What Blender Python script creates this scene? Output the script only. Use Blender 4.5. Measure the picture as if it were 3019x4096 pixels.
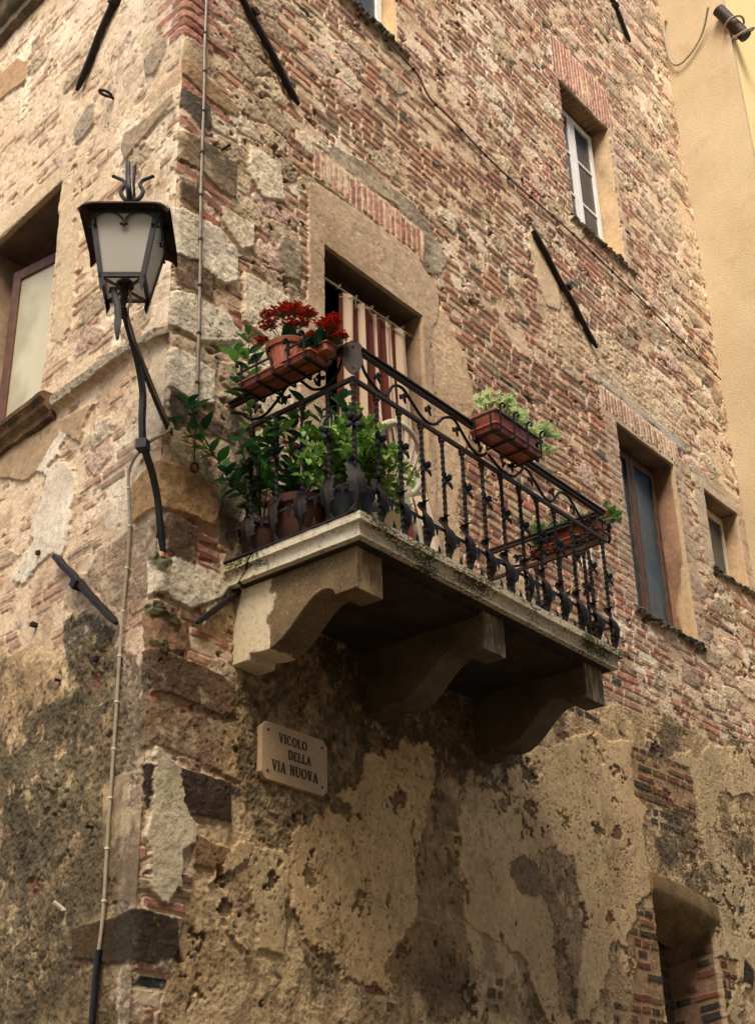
import bpy, math, random
import numpy as np
from mathutils import Vector, Matrix
for o in list(bpy.data.objects): bpy.data.objects.remove(o)
R_=math.radians
scene=bpy.context.scene
COL=scene.collection
# ------------------------------------------------------------------ camera
ROLL,PITCH,YAW=-0.02763,0.48140,0.90144
def cam_axes():
    cy,sy=math.cos(YAW),math.sin(YAW);cp,sp=math.cos(PITCH),math.sin(PITCH);cr,sr=math.cos(ROLL),math.sin(ROLL)
    f=Vector((sy*cp,cy*cp,sp));rt=Vector((cy,-sy,0));up=rt.cross(f)
    return rt*cr+up*sr,up*cr-rt*sr,f
cr_,cu_,cf_=cam_axes()
CAM=Vector((-4.0985,-4.6497,-3.0889))
cd=bpy.data.cameras.new('camera');cam=bpy.data.objects.new('camera',cd);COL.objects.link(cam)
M=Matrix((( cr_.x,cu_.x,-cf_.x,CAM.x),(cr_.y,cu_.y,-cf_.y,CAM.y),(cr_.z,cu_.z,-cf_.z,CAM.z),(0,0,0,1)))
cam.matrix_world=M
cd.sensor_fit='VERTICAL';cd.sensor_height=36;cd.sensor_width=36;cd.lens=48.25
cd.clip_start=.05;cd.clip_end=200
cd.dof.use_dof=True;cd.dof.focus_distance=6.5;cd.dof.aperture_fstop=14
scene.camera=cam
# ------------------------------------------------------------------ light
SUN_EL,SUN_AZ=R_(52),R_(232)      # azimuth clockwise from +Y : light comes from -X,-Y
w=bpy.data.worlds.new('World');scene.world=w;w.use_nodes=True
nt=w.node_tree;bg=nt.nodes['Background']
sky=nt.nodes.new('ShaderNodeTexSky');sky.sky_type='NISHITA';sky.sun_disc=False
sky.sun_elevation=SUN_EL;sky.sun_rotation=SUN_AZ;sky.air_density=1.0;sky.dust_density=4.0;sky.ozone_density=1.0
tint=nt.nodes.new('ShaderNodeMix');tint.data_type='RGBA';tint.blend_type='MULTIPLY';tint.inputs[0].default_value=1;tint.inputs[7].default_value=(1.0,.96,.89,1)
nt.links.new(sky.outputs[0],tint.inputs[6]);nt.links.new(tint.outputs[2],bg.inputs[0]);bg.inputs[1].default_value=.15
sd=bpy.data.lights.new('sun','SUN');sd.energy=2.6;sd.angle=R_(28);sd.color=(1,.92,.80)
so=bpy.data.objects.new('sun',sd);COL.objects.link(so)
sv=Vector((math.sin(SUN_AZ)*math.cos(SUN_EL),math.cos(SUN_AZ)*math.cos(SUN_EL),math.sin(SUN_EL)))
so.rotation_euler=sv.to_track_quat('Z','Y').to_euler();so.location=sv*30
vs=scene.view_settings;vs.view_transform='Standard';vs.look='None';vs.gamma=1;vs.exposure=0.88
# ------------------------------------------------------------------ helpers
def lin(c): return tuple(((v/255)/12.92 if v/255<=.04045 else ((v/255+.055)/1.055)**2.4) for v in c)
ORG={}
def tag(o,label=None,cat=None,group=None,kind=None):
    if label:o['label']=label
    if cat:o['category']=cat
    if group:o['group']=group
    if kind:o['kind']=kind
    return o
def empty(name,loc=(0,0,0),label=None,cat=None,group=None):
    o=bpy.data.objects.new(name,None);COL.objects.link(o);o.location=loc;o.empty_display_size=.1
    ORG[o.name]=Vector(loc);return tag(o,label,cat,group)
class MB:
    def __init__(s): s.v=[];s.f=[]
    def add(s,vs,fs):
        n=len(s.v);s.v+= [tuple(p) for p in vs];s.f+=[tuple(i+n for i in f) for f in fs]
    def box(s,c,d,rz=0,M_=None):
        c=Vector(c);vs=[]
        for x in(-.5,.5):
            for y in(-.5,.5):
                for z in(-.5,.5):
                    p=Vector((x*d[0],y*d[1],z*d[2]))
                    if rz:p=Matrix.Rotation(rz,3,'Z')@p
                    if M_ is not None:p=M_@p
                    vs.append(c+p)
        s.add(vs,[(0,1,3,2),(4,6,7,5),(0,4,5,1),(2,3,7,6),(0,2,6,4),(1,5,7,3)])
    def box2(s,a,b): s.box([(a[i]+b[i])/2 for i in range(3)],[abs(b[i]-a[i]) for i in range(3)])
    def rings(s,rings,closed=True,caps=True):
        n=len(rings[0]);vs=[p for r in rings for p in r];fs=[]
        for i in range(len(rings)-1):
            for j in range(n if closed else n-1):
                k=(j+1)%n;fs.append((i*n+j,i*n+k,(i+1)*n+k,(i+1)*n+j))
        if caps and closed: fs.append(tuple(range(n))[::-1]);m=(len(rings)-1)*n;fs.append(tuple(m+j for j in range(n)))
        s.add(vs,fs)
    def sweep(s,path,prof,up=(0,0,1),twist=0,scale=None,caps=True):
        path=[Vector(p) for p in path];up=Vector(up);rings=[];n=len(path);pn=None;L=0
        for i,p in enumerate(path):
            t=(path[min(i+1,n-1)]-path[max(i-1,0)]).normalized()
            if i: L+=(p-path[i-1]).length
            if pn is None:
                u=up if abs(up.dot(t))<.98 else Vector((1,0,0));a=t.cross(u).normalized()
            else: a=(pn-t*pn.dot(t)).normalized()
            pn=a;b=a.cross(t);sc=scale(i/(n-1)) if scale else 1
            c,q=math.cos(twist*L),math.sin(twist*L)
            rings.append([p+(a*(x*c-y*q)+b*(x*q+y*c))*sc for x,y in prof])
        s.rings(rings,True,caps)
    def tube(s,path,r,n=8,scale=None): s.sweep(path,[(r*math.cos(2*math.pi*i/n),r*math.sin(2*math.pi*i/n)) for i in range(n)],scale=scale)
    def bar(s,path,w_,h_,up=(0,0,1),twist=0,scale=None):
        a,b=w_/2,h_/2;s.sweep(path,[(-a,-b),(a,-b),(a,b),(-a,b)],up,twist,scale)
    def lathe(s,c,prof,n=20,axis=None,sx=1,sy=1):
        c=Vector(c);rs=[]
        for r,z in prof:
            ring=[]
            for i in range(n):
                a=2*math.pi*i/n;p=Vector((r*math.cos(a)*sx,r*math.sin(a)*sy,z))
                if axis is not None:p=axis@p
                ring.append(c+p)
            rs.append(ring)
        s.rings(rs)
    def prism(s,pts,fn,t0,t1):   # pts 2-D outline, fn(u,v,t)->3-D
        n=len(pts);s.add([fn(u,v,t0) for u,v in pts]+[fn(u,v,t1) for u,v in pts],
            [tuple(range(n)),tuple(range(2*n-1,n-1,-1))]+[(i,(i+1)%n,n+(i+1)%n,n+i)[::-1] for i in range(n)])
    def grid(s,P,closed=False):
        a,b=len(P),len(P[0]);s.add([p for r in P for p in r],[(i*b+j,i*b+j+1,(i+1)*b+j+1,(i+1)*b+j) for i in range(a-1) for j in range(b-1)])
    def sheet(s,P,t=.0015):      # grid with thickness
        a,b=len(P),len(P[0]);N=[]
        for i in range(a):
            row=[]
            for j in range(b):
                du=Vector(P[min(i+1,a-1)][j])-Vector(P[max(i-1,0)][j]);dv=Vector(P[i][min(j+1,b-1)])-Vector(P[i][max(j-1,0)])
                nn=du.cross(dv);row.append(nn.normalized()*t if nn.length>1e-12 else Vector((0,0,t)))
            N.append(row)
        Q=[[Vector(P[i][j])+N[i][j] for j in range(b)] for i in range(a)]
        s.grid(P);s.grid([r[::-1] for r in Q])
        per=[(i,0) for i in range(a)]+[(a-1,j) for j in range(1,b)]+[(i,b-1) for i in range(a-2,-1,-1)]+[(0,j) for j in range(b-2,0,-1)]
        vs=[P[i][j] for i,j in per]+[Q[i][j] for i,j in per];n=len(per)
        s.add(vs,[(k,(k+1)%n,n+(k+1)%n,n+k)[::-1] for k in range(n)])
    def build(s,name,mat,parent=None,smooth=False,loc=None,bevel=0,wn=False):
        me=bpy.data.meshes.new(name);o_=ORG.get(parent.name,Vector((0,0,0))) if parent else Vector((0,0,0))
        if loc is not None: o_=Vector(loc)
        me.from_pydata([(p[0]-o_.x,p[1]-o_.y,p[2]-o_.z) for p in s.v],[],s.f);me.update()
        me.materials.append(mat)
        if smooth:
            me.polygons.foreach_set('use_smooth',[True]*len(me.polygons))
            if smooth!='all':
                me.set_sharp_from_angle(angle=R_(38))
        o=bpy.data.objects.new(name,me);COL.objects.link(o)
        if parent:
            o.parent=parent;ORG[o.name]=o_
        elif loc is not None: o.location=loc;ORG[o.name]=o_
        else: ORG[o.name]=Vector((0,0,0))
        if bevel:
            b=o.modifiers.new('bevel','BEVEL');b.width=bevel;b.segments=2;b.limit_method='ANGLE'
        return o
def smooth_path(pts,n=8):
    P=[Vector(p) for p in pts];out=[]
    for i in range(len(P)-1):
        p0=P[max(i-1,0)];p1=P[i];p2=P[i+1];p3=P[min(i+2,len(P)-1)]
        for k in range(n):
            t=k/n;out.append(.5*((2*p1)+(p2-p0)*t+(2*p0-5*p1+4*p2-p3)*t*t+(3*p1-p0-3*p2+p3)*t**3))
    out.append(P[-1]);return out
# ------------------------------------------------------------------ materials
def nodes(m): m.use_nodes=True;return m.node_tree.nodes,m.node_tree.links,m.node_tree.nodes['Principled BSDF']
def ramp(N,L,src,stops):
    r=N.new('ShaderNodeValToRGB');L.new(src,r.inputs[0])
    while len(r.color_ramp.elements)<len(stops): r.color_ramp.elements.new(.5)
    for e,(p,c) in zip(r.color_ramp.elements,stops): e.position=p;e.color=(*c,1) if len(c)==3 else c
    return r
def noise(N,L,scale,detail=6,rough=.6,vec=None,dist=0):
    n=N.new('ShaderNodeTexNoise');n.inputs['Scale'].default_value=scale;n.inputs['Detail'].default_value=detail;n.inputs['Roughness'].default_value=rough;n.inputs['Distortion'].default_value=dist
    if vec is None:
        tc=N.new('ShaderNodeTexCoord');vec=tc.outputs['Object']
    L.new(vec,n.inputs['Vector']);return n
def mixc(N,L,f,a,b,bt='MIX'):
    m=N.new('ShaderNodeMix');m.data_type='RGBA';m.blend_type=bt
    for i,x in ((0,f),(6,a),(7,b)):
        if hasattr(x,'links'): L.new(x,m.inputs[i])
        elif i==0: m.inputs[0].default_value=x
        else: m.inputs[i].default_value=(*x,1)
    return m.outputs[2]
def mat(name,c1,c2,scale=8,rough=.85,metal=0,bump=.2,bscale=60,lo=.35,hi=.65,c3=None,s3=30,lo3=.6,hi3=.7,spec=.3,dist=.002,mo=.78):
    m=bpy.data.materials.new(name);N,L,B=nodes(m)
    n=noise(N,L,scale);r=ramp(N,L,n.outputs['Fac'],[(lo,lin(c1)),(hi,lin(c2))]);c=r.outputs[0]
    if c3 is not None:
        n3=noise(N,L,s3,8,.65);r3=ramp(N,L,n3.outputs['Fac'],[(lo3,(0,0,0)),(hi3,(1,1,1))]);c=mixc(N,L,r3.outputs[0],c,lin(c3))
    n2=noise(N,L,bscale*1.7,6,.7);rr=ramp(N,L,n2.outputs['Fac'],[(.3,(mo,)*3),(.7,(1.93-mo,)*3)])
    c=mixc(N,L,1,c,rr.outputs[0],'MULTIPLY')
    L.new(c,B.inputs['Base Color']);B.inputs['Roughness'].default_value=rough;B.inputs['Metallic'].default_value=metal
    B.inputs['Specular IOR Level'].default_value=spec
    if bump:
        nb=noise(N,L,bscale,8,.65);b=N.new('ShaderNodeBump');b.inputs['Strength'].default_value=bump;b.inputs['Distance'].default_value=dist
        L.new(nb.outputs['Fac'],b.inputs['Height']);L.new(b.outputs[0],B.inputs['Normal'])
    return m
IRON=mat('black_iron',(13,13,14),(28,25,24),14,.62,0,.5,90,c3=(72,42,28),s3=11,lo3=.56,hi3=.72,spec=.25)
RUST=mat('rusty_iron',(36,26,22),(70,44,32),22,.6,.1,.6,110,c3=(40,34,34),s3=9,lo3=.5,hi3=.6,spec=.4)
LAMPI=mat('lamp_iron',(34,34,35),(52,51,51),10,.55,.2,.3,120,c3=(110,64,40),s3=9,lo3=.66,hi3=.74,spec=.5)
LAMPR=mat('lamp_roof_rust',(46,38,34),(88,52,34),16,.7,.1,.5,80,c3=(30,28,28),s3=8,lo3=.5,hi3=.6)
ANCH=mat('anchor_iron',(30,25,24),(48,38,33),20,.7,.1,.8,60,c3=(60,56,36),s3=7,lo3=.62,hi3=.7,dist=.004)
TERR=mat('terracotta',(146,74,46),(170,92,60),9,.6,0,.15,80,c3=(196,146,112),s3=5,lo3=.62,hi3=.8,spec=.4)
TERD=mat('terracotta_tray',(146,70,44),(172,90,58),9,.42,0,.1,50,c3=(110,52,36),s3=7,lo3=.5,hi3=.75,spec=.5)
SOIL=mat('soil',(50,38,28),(70,54,40),40,.95)
PLAS=mat('white_plastic',(208,196,172),(224,214,192),5,.4,0,.05,60,spec=.5)
BLKP=mat('black_plastic',(26,28,30),(36,38,40),9,.5,0,.1)
CABLE=mat('cable_sheath',(150,134,112),(172,158,134),20,.6,0,.2,90)
COND=mat('steel_conduit',(140,128,112),(172,162,146),12,.4,.5,.2,60,c3=(122,80,56),s3=6,lo3=.55,hi3=.65)
BLKC=mat('black_tube',(22,22,24),(34,34,36),20,.4)
BROWNW=mat('brown_window_wood',(78,52,38),(104,70,50),14,.45,0,.2,60)
DARKW=mat('dark_window_wood',(66,48,40),(98,68,48),12,.6,0,.3,60)
WHITEW=mat('white_window_paint',(222,220,214),(236,234,230),12,.55,0,.15,60)
CREAMW=mat('cream_window_paint',(176,160,132),(196,182,152),12,.6,0,.15,60)
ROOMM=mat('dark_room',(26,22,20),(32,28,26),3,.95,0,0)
def glassm(name,c,rough=.06,spec=.9):
    m=bpy.data.materials.new(name);N,L,B=nodes(m)
    n=noise(N,L,1.6,3);r=ramp(N,L,n.outputs['Fac'],[(.35,lin(c)),(.7,tuple(min(1,x*1.9) for x in lin(c)))])
    L.new(r.outputs[0],B.inputs['Base Color']);B.inputs['Roughness'].default_value=rough;B.inputs['Specular IOR Level'].default_value=spec
    nb=noise(N,L,2.2,2);b=N.new('ShaderNodeBump');b.inputs['Strength'].default_value=.15;b.inputs['Distance'].default_value=.02
    L.new(nb.outputs['Fac'],b.inputs['Height']);L.new(b.outputs[0],B.inputs['Normal']);return m
GLASSD=glassm('dark_window_glass',(40,46,50),.2,.45)
GLASSB=glassm('blue_window_glass',(44,66,76),.2,.5)
def frosted():
    m=bpy.data.materials.new('frosted_glass');N,L,B=nodes(m)
    n=noise(N,L,6,4);r=ramp(N,L,n.outputs['Fac'],[(.3,lin((222,218,206))),(.7,lin((232,229,220)))])
    L.new(r.outputs[0],B.inputs['Base Color']);B.inputs['Roughness'].default_value=.35
    B.inputs['Transmission Weight'].default_value=0.0
    tr=N.new('ShaderNodeBsdfTranslucent');tr.inputs[0].default_value=(.93,.91,.86,1);mx=N.new('ShaderNodeMixShader');mx.inputs[0].default_value=.6
    out=N['Material Output'];L.new(B.outputs[0],mx.inputs[1]);L.new(tr.outputs[0],mx.inputs[2]);L.new(mx.outputs[0],out.inputs[0]);return m
FROST=frosted()
TERF=mat('dim_terracotta',(66,36,27),(86,48,35),9,.8,0,.2,60,c3=(60,42,34),s3=5,lo3=.55,hi3=.7)  # terracotta darkened so the floor pots look dim behind the leaves
LEAFI=mat('rust_brown_iron',(18,15,14),(40,29,24),12,.62,0,.5,90,c3=(78,48,32),s3=16,lo3=.55,hi3=.7,spec=.25)
def leafm(name,c1,c2,c3,rough=.35,tr=.25):
    m=bpy.data.materials.new(name);N,L,B=nodes(m)
    g=N.new('ShaderNodeNewGeometry');r=ramp(N,L,g.outputs['Random Per Island'],[(0,lin(c1)),(.6,lin(c2)),(1,lin(c3))])
    n=noise(N,L,60,4);rr=ramp(N,L,n.outputs['Fac'],[(.3,(.8,)*3),(.7,(1.15,)*3)]);c=mixc(N,L,1,r.outputs[0],rr.outputs[0],'MULTIPLY')
    L.new(c,B.inputs['Base Color']);B.inputs['Roughness'].default_value=rough;B.inputs['Specular IOR Level'].default_value=.45
    t=N.new('ShaderNodeBsdfTranslucent');L.new(c,t.inputs[0]);mx=N.new('ShaderNodeMixShader');mx.inputs[0].default_value=tr
    L.new(B.outputs[0],mx.inputs[1]);L.new(t.outputs[0],mx.inputs[2]);L.new(mx.outputs[0],N['Material Output'].inputs[0]);return m
LAUREL=leafm('laurel_leaf',(30,66,40),(54,106,50),(120,166,74),.28)
MINT=leafm('mint_leaf',(84,134,54),(132,176,78),(180,204,108),.45,.3)
SEDUM=leafm('sedum_leaf',(190,216,132),(224,236,178),(244,246,222),.4,.45)
SEDUMD=leafm('sedum_leaf_dark',(70,116,48),(104,150,66),(150,184,100),.4,.3)
KALG=leafm('kalanchoe_leaf',(26,60,40),(36,80,48),(56,104,60),.3,.15)
FLOW=leafm('red_petal',(120,16,14),(164,26,18),(196,58,28),.5,.25)
STEM=mat('green_stem',(74,92,44),(98,96,56),20,.6,0,0)
WOODST=mat('brown_stem',(60,48,34),(84,66,46),20,.8,0,.2)
P={'q2':[(0.01,3.43),(0.19,3.46),(0.21,3.33),(0.14,3.17),(-0.01,3.26)],
'q3':[(-0.01,3.25),(0.26,3.22),(0.48,3.18),(0.46,3.09),(0.18,3.05),(-0.00,3.12)],
'q3b':[(-0.00,3.09),(0.41,3.03),(0.39,2.97),(0.00,3.02)],
'q4':[(-0.00,3.01),(0.23,3.02),(0.25,2.84),(0.15,2.78),(-0.01,2.85)],
'q4b':[(0.00,2.79),(0.14,2.75),(0.14,2.70),(0.01,2.73)],
'q5':[(-0.01,2.66),(0.14,2.71),(0.46,2.72),(0.47,2.45),(0.34,2.42),(0.17,2.46),(0.01,2.44)],
'q6':[(0.02,2.33),(0.16,2.35),(0.17,2.15),(0.03,2.17)],
'q7':[(-0.02,2.09),(0.35,2.14),(0.50,2.07),(0.50,1.84),(0.39,1.76),(0.19,1.78),(0.00,1.76)],
'q7b':[(0.02,1.75),(0.18,1.80),(0.31,1.76),(0.31,1.60),(0.19,1.59),(0.02,1.57)],
'q8':[(-0.00,1.50),(0.18,1.57),(0.46,1.57),(0.54,1.44),(0.23,1.28),(-0.00,1.27)],
'pale1':[(0.35,2.32),(0.63,2.34),(0.63,2.18),(0.52,2.09),(0.36,2.21)],
'q9':[(-0.00,1.10),(0.05,1.15),(0.35,1.14),(0.35,0.92),(0.17,0.86),(0.01,0.88)],
'q9b':[(0.03,0.87),(0.20,0.87),(0.44,0.82),(0.44,0.77),(0.29,0.71),(0.04,0.70)],
'q10':[(-0.20,0.37),(-0.04,0.42),(0.05,0.40),(0.07,0.11),(-0.18,0.13)],
'q10r':[(0.04,0.43),(0.21,0.44),(0.41,0.42),(0.42,0.38),(0.39,0.19),(0.23,0.18),(0.12,0.16),(0.03,0.15)],
'q11':[(0.03,0.14),(0.10,0.16),(0.26,0.14),(0.26,-0.08),(0.11,-0.08),(0.06,-0.06)],
'q11l':[(0.03,0.12),(-0.20,0.12),(-0.51,0.10),(-0.62,0.00),(-0.39,-0.26),(-0.13,-0.38),(-0.03,-0.29),(0.01,-0.14)],
'rb1':[(0.27,0.13),(0.42,0.11),(0.41,0.08),(0.28,0.07)],
'rb2':[(0.27,0.03),(0.43,0.02),(0.44,-0.01),(0.28,-0.02)],
'rb3':[(0.28,-0.04),(0.44,-0.05),(0.44,-0.07),(0.29,-0.10)],
'q12':[(0.01,-0.15),(0.11,-0.08),(0.44,-0.07),(0.50,-0.12),(0.44,-0.20),(0.23,-0.33),(0.08,-0.29),(0.02,-0.29)],
'q12l':[(-0.04,-0.14),(0.01,-0.16),(0.02,-0.31),(-0.03,-0.34)],
'q13':[(0.01,-0.41),(0.13,-0.39),(0.21,-0.41),(0.23,-0.48),(0.22,-0.56),(0.04,-0.61)],
'q13l':[(-0.06,-0.41),(0.01,-0.41),(0.05,-0.63),(-0.03,-0.61)],
'q14':[(0.05,-0.60),(0.11,-0.59),(0.33,-0.60),(0.56,-0.63),(0.58,-0.79),(0.46,-0.82),(0.23,-0.81),(0.07,-0.80)],
'q14l':[(-0.04,-0.61),(0.04,-0.63),(0.06,-0.83),(-0.03,-0.85)],
'q15':[(0.21,-1.14),(0.56,-1.14),(0.57,-1.34),(0.29,-1.35),(0.22,-1.26)],
'q15l':[(-0.02,-1.17),(0.07,-1.16),(0.08,-1.38),(0.03,-1.37)],
'plq':[(0.06,-1.07),(0.15,-1.09),(0.22,-1.15),(0.25,-1.29),(0.29,-1.36),(0.35,-1.43),(0.25,-1.53),(0.24,-1.68),(0.18,-1.78),(0.10,-1.76),(0.07,-1.71),(0.05,-1.48),(0.06,-1.33)],
'q16':[(0.33,-1.43),(0.57,-1.47),(0.49,-1.57),(0.47,-1.59),(0.33,-1.58)],
'q17':[(0.06,-1.82),(0.24,-1.84),(0.27,-1.99),(0.05,-2.03)],
'q17l':[(-0.48,-1.83),(-0.14,-1.83),(0.07,-1.84),(0.09,-2.05),(-0.12,-2.04),(-0.46,-1.97)],
'plL':[(-0.99,1.06),(-0.96,1.02),(-1.03,0.91),(-1.11,0.87),(-0.84,0.74),(-0.80,0.64),(-0.81,0.40),(-0.89,0.22),(-1.01,0.26),(-1.14,0.24),(-1.29,0.17),(-1.38,0.27),(-1.20,0.42),(-1.27,0.54),(-1.17,0.64),(-1.14,0.79),(-1.30,0.89),(-1.27,1.01),(-1.14,1.06)],
'smL':[(-1.75,1.20),(-1.08,1.16),(-0.67,1.09),(-0.75,1.03),(-0.80,0.88),(-1.02,1.06),(-1.28,0.88),(-1.40,0.89),(-1.72,1.06)],
'stringL':[(-1.09,1.23),(-0.72,1.24),(-0.33,1.24),(-0.00,1.18),(-0.00,1.25),(-0.34,1.31),(-0.73,1.33),(-1.15,1.33)],
'sillL':[(-1.79,1.41),(-1.11,1.33),(-1.09,1.23),(-1.76,1.24)],
'corniceL':[(-2.64,5.65),(-2.23,5.57),(-1.67,5.11),(-2.53,5.09)],
'ochL':[(-2.50,4.96),(-2.20,4.92),(-2.01,4.75),(-2.03,4.57),(-2.30,4.62),(-2.44,4.66)],
'gry1L':[(-0.41,3.53),(-0.26,3.60),(-0.16,3.54),(-0.17,3.44),(-0.29,3.33),(-0.39,3.39)],
'gry2L':[(-1.22,3.51),(-1.06,3.62),(-0.97,3.58),(-0.96,3.40),(-1.08,3.35),(-1.19,3.36)],
'gry3L':[(-0.61,2.93),(-0.57,3.03),(-0.29,2.98),(-0.06,3.00),(-0.05,2.93),(-0.28,2.86),(-0.55,2.80)],
'surrL':[(-2.18,3.33),(-1.37,3.28),(-1.02,3.18),(-1.01,2.79),(-1.03,2.20),(-1.01,1.68),(-1.25,1.81),(-1.32,2.99),(-1.32,3.13),(-2.14,3.14)],
'darkL1':[(-0.78,-0.21),(-0.59,-0.18),(-0.38,-0.30),(-0.24,-0.44),(-0.21,-0.68),(-0.71,-0.53),(-0.76,-0.40)],
'darkL':[(-1.18,-0.56),(-0.70,-0.58),(-0.28,-0.58),(-0.06,-0.66),(-0.02,-1.12),(-0.36,-1.15),(-0.30,-1.58),(-0.23,-1.75),(-0.51,-1.93),(-0.63,-2.23),(-1.08,-2.18),(-1.34,-0.86),(-1.14,-0.73)],
'plL2':[(-0.30,-1.20),(-0.21,-1.18),(0.00,-1.19),(0.03,-1.27),(0.02,-1.42),(0.02,-1.57),(0.01,-1.79),(-0.04,-1.79),(-0.23,-1.75),(-0.29,-1.35)],
'greyRv':[(0.23,-1.62),(0.43,-1.65),(0.48,-1.76),(0.39,-1.80),(0.24,-1.79),(0.20,-1.77)],
'plRb':[(0.43,-1.65),(0.49,-1.58),(0.63,-1.45),(0.73,-1.42),(0.74,-1.91),(0.61,-1.91),(0.48,-1.72),(0.72,-1.93),(0.94,-1.90),(0.98,-1.68),(0.98,-1.42),(0.82,-1.41),(0.71,-1.43)],
'shadeStainU':[(0.59,-0.51),(1.01,-0.31),(1.64,-0.06),(2.56,0.21),(4.29,0.56),(3.44,-0.24),(2.86,-0.67),(2.48,-0.69),(2.26,-0.57),(2.04,-0.57),(1.73,-0.75),(1.61,-0.73),(1.46,-0.55),(1.23,-0.61),(0.73,-0.76),(0.64,-0.95),(0.60,-0.77)],
'stain2':[(0.70,-1.12),(0.93,-1.13),(1.00,-1.28),(0.98,-1.35),(0.82,-1.39),(0.71,-1.41)],
'pl1':[(1.61,-0.80),(1.74,-0.71),(1.98,-0.60),(2.18,-0.58),(2.25,-0.78),(2.16,-1.01),(2.09,-1.18),(2.06,-1.32),(2.02,-1.45),(2.01,-1.59),(1.85,-1.72),(1.78,-1.87),(1.72,-2.01),(1.40,-1.97),(1.16,-1.81),(0.98,-1.68),(0.98,-1.38),(1.23,-1.17),(1.29,-1.03),(1.55,-0.94)],
'pl2':[(2.44,-0.94),(2.53,-0.79),(2.75,-0.76),(2.96,-0.68),(3.04,-0.52),(3.41,-0.31),(3.74,-0.14),(4.17,-0.03),(4.67,0.04),(4.65,-0.28),(4.82,-0.43),(4.72,-0.56),(4.70,-0.83),(4.77,-0.92),(4.76,-1.04),(4.52,-1.16),(4.46,-1.39),(4.40,-1.50),(4.11,-1.44),(3.81,-1.99),(3.27,-2.03),(3.10,-1.74),(2.51,-1.55),(2.39,-1.22),(2.52,-1.10)],
'pl3':[(5.35,0.09),(6.24,0.43),(6.96,0.49),(6.80,0.05),(6.09,-0.05),(5.94,-0.38),(6.17,-0.52),(6.57,-0.64),(6.30,-1.40),(5.80,-1.82),(5.55,-1.84),(5.71,-1.46),(5.62,-1.02),(5.67,-0.67),(5.60,-0.20)],
'strip':[(2.19,-0.82),(2.27,-0.78),(2.45,-0.86),(2.42,-1.12),(2.48,-1.56),(2.52,-1.81),(2.38,-2.10),(1.77,-2.15),(1.73,-1.90),(2.01,-1.59),(2.06,-1.27),(2.16,-1.03)],
'vstrip':[(3.32,-1.00),(3.47,-0.94),(3.72,-0.97),(3.74,-1.19),(3.75,-1.48),(3.62,-2.00),(3.40,-2.02),(3.41,-1.43),(3.31,-1.26)],
'greyblob':[(2.98,-1.12),(3.11,-1.06),(3.23,-1.07),(3.31,-1.16),(3.31,-1.27),(3.16,-1.32),(3.03,-1.30),(2.97,-1.21)],
'brlow':[(4.69,0.05),(4.97,0.04),(5.06,-0.07),(5.21,0.01),(5.59,0.05),(5.65,-0.11),(5.71,-0.35),(5.37,-0.32),(4.82,-0.41),(4.65,-0.36)],
'brlow2':[(4.53,-1.18),(4.76,-1.15),(4.80,-1.51),(4.73,-1.91),(4.28,-1.95),(4.41,-1.55),(4.29,-1.42)],
'brlow3':[(5.08,-1.32),(5.70,-1.33),(6.01,-1.35),(5.95,-1.52),(5.60,-1.84),(4.91,-1.90)],
'ochlow':[(4.37,-1.61),(4.63,-1.58),(4.61,-1.74),(4.39,-1.74)],
'dkst':[(6.12,-1.32),(6.26,-1.40),(6.21,-1.52),(6.03,-1.51)],
'patchR3':[(3.90,4.32),(4.07,4.32),(4.33,3.99),(4.32,3.75),(4.11,3.66),(3.98,3.88),(3.94,4.12)],
'greyD':[(1.17,3.37),(1.43,3.53),(1.73,3.60),(2.00,3.58),(2.29,3.59),(2.45,3.52),(2.70,3.31),(2.61,3.13),(2.42,3.00),(2.33,3.09),(2.33,3.37),(2.08,3.44),(1.79,3.39),(1.49,3.37),(1.20,3.31)],
'frontier':[(0.59,-0.51),(1.23,-0.13),(2.56,0.28),(4.26,0.37),(5.52,0.45),(6.97,0.53)],
'stoneWall1':[(0.45,0.64),(0.59,0.65),(0.60,0.36),(0.53,0.10),(0.43,0.11),(0.42,0.39)]}
# ------------------------------------------------------------------ the old wall, computed point by point
AL=0.128
rng=np.random.default_rng(7)
TAB=[rng.random((256,256),dtype=np.float32) for _ in range(8)]
def vn(x,y,seed=0):
    T=TAB[seed%8];o=(seed*37)%251
    xf=np.floor(x);yf=np.floor(y);xi=xf.astype(np.int32)+o;yi=yf.astype(np.int32)+o*3
    fx=(x-xf);fy=(y-yf);fx=fx*fx*(3-2*fx);fy=fy*fy*(3-2*fy)
    x0=xi&255;x1=(xi+1)&255;y0=yi&255;y1=(yi+1)&255
    a=T[x0,y0];b=T[x1,y0];c=T[x0,y1];d=T[x1,y1]
    return (a+(b-a)*fx)+((c+(d-c)*fx)-(a+(b-a)*fx))*fy
def fbm(x,y,seed=0,oc=4,g=.5):
    r=0;a=1.;t=0
    for i in range(oc):
        r=r+a*vn(x*(2.03**i)+i*13.7,y*(2.03**i)-i*7.1,seed+i);t+=a;a*=g
    return r/t-.5              # about -.35 .. .35
def hs(i,j,seed=0):
    i=i.astype(np.int64);j=j.astype(np.int64)
    h=(i*374761393+j*668265263+seed*2147483647)&0xffffffff
    h=((h^(h>>13))*1274126177)&0xffffffff
    return ((h^(h>>16))&0xffffff).astype(np.float32)/16777216.
def ss(a,b,x):
    t=np.clip((x-a)/(b-a),0,1);return t*t*(3-2*t)
def L3(c): return np.array(lin(c),dtype=np.float32)
def pal(h,cols):
    n=len(cols);idx=np.minimum((h*n).astype(int),n-1);return np.array([lin(c) for c in cols],dtype=np.float32)[idx]
def mixa(C,c,m): return C+(c-C)*m[:,None]
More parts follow.
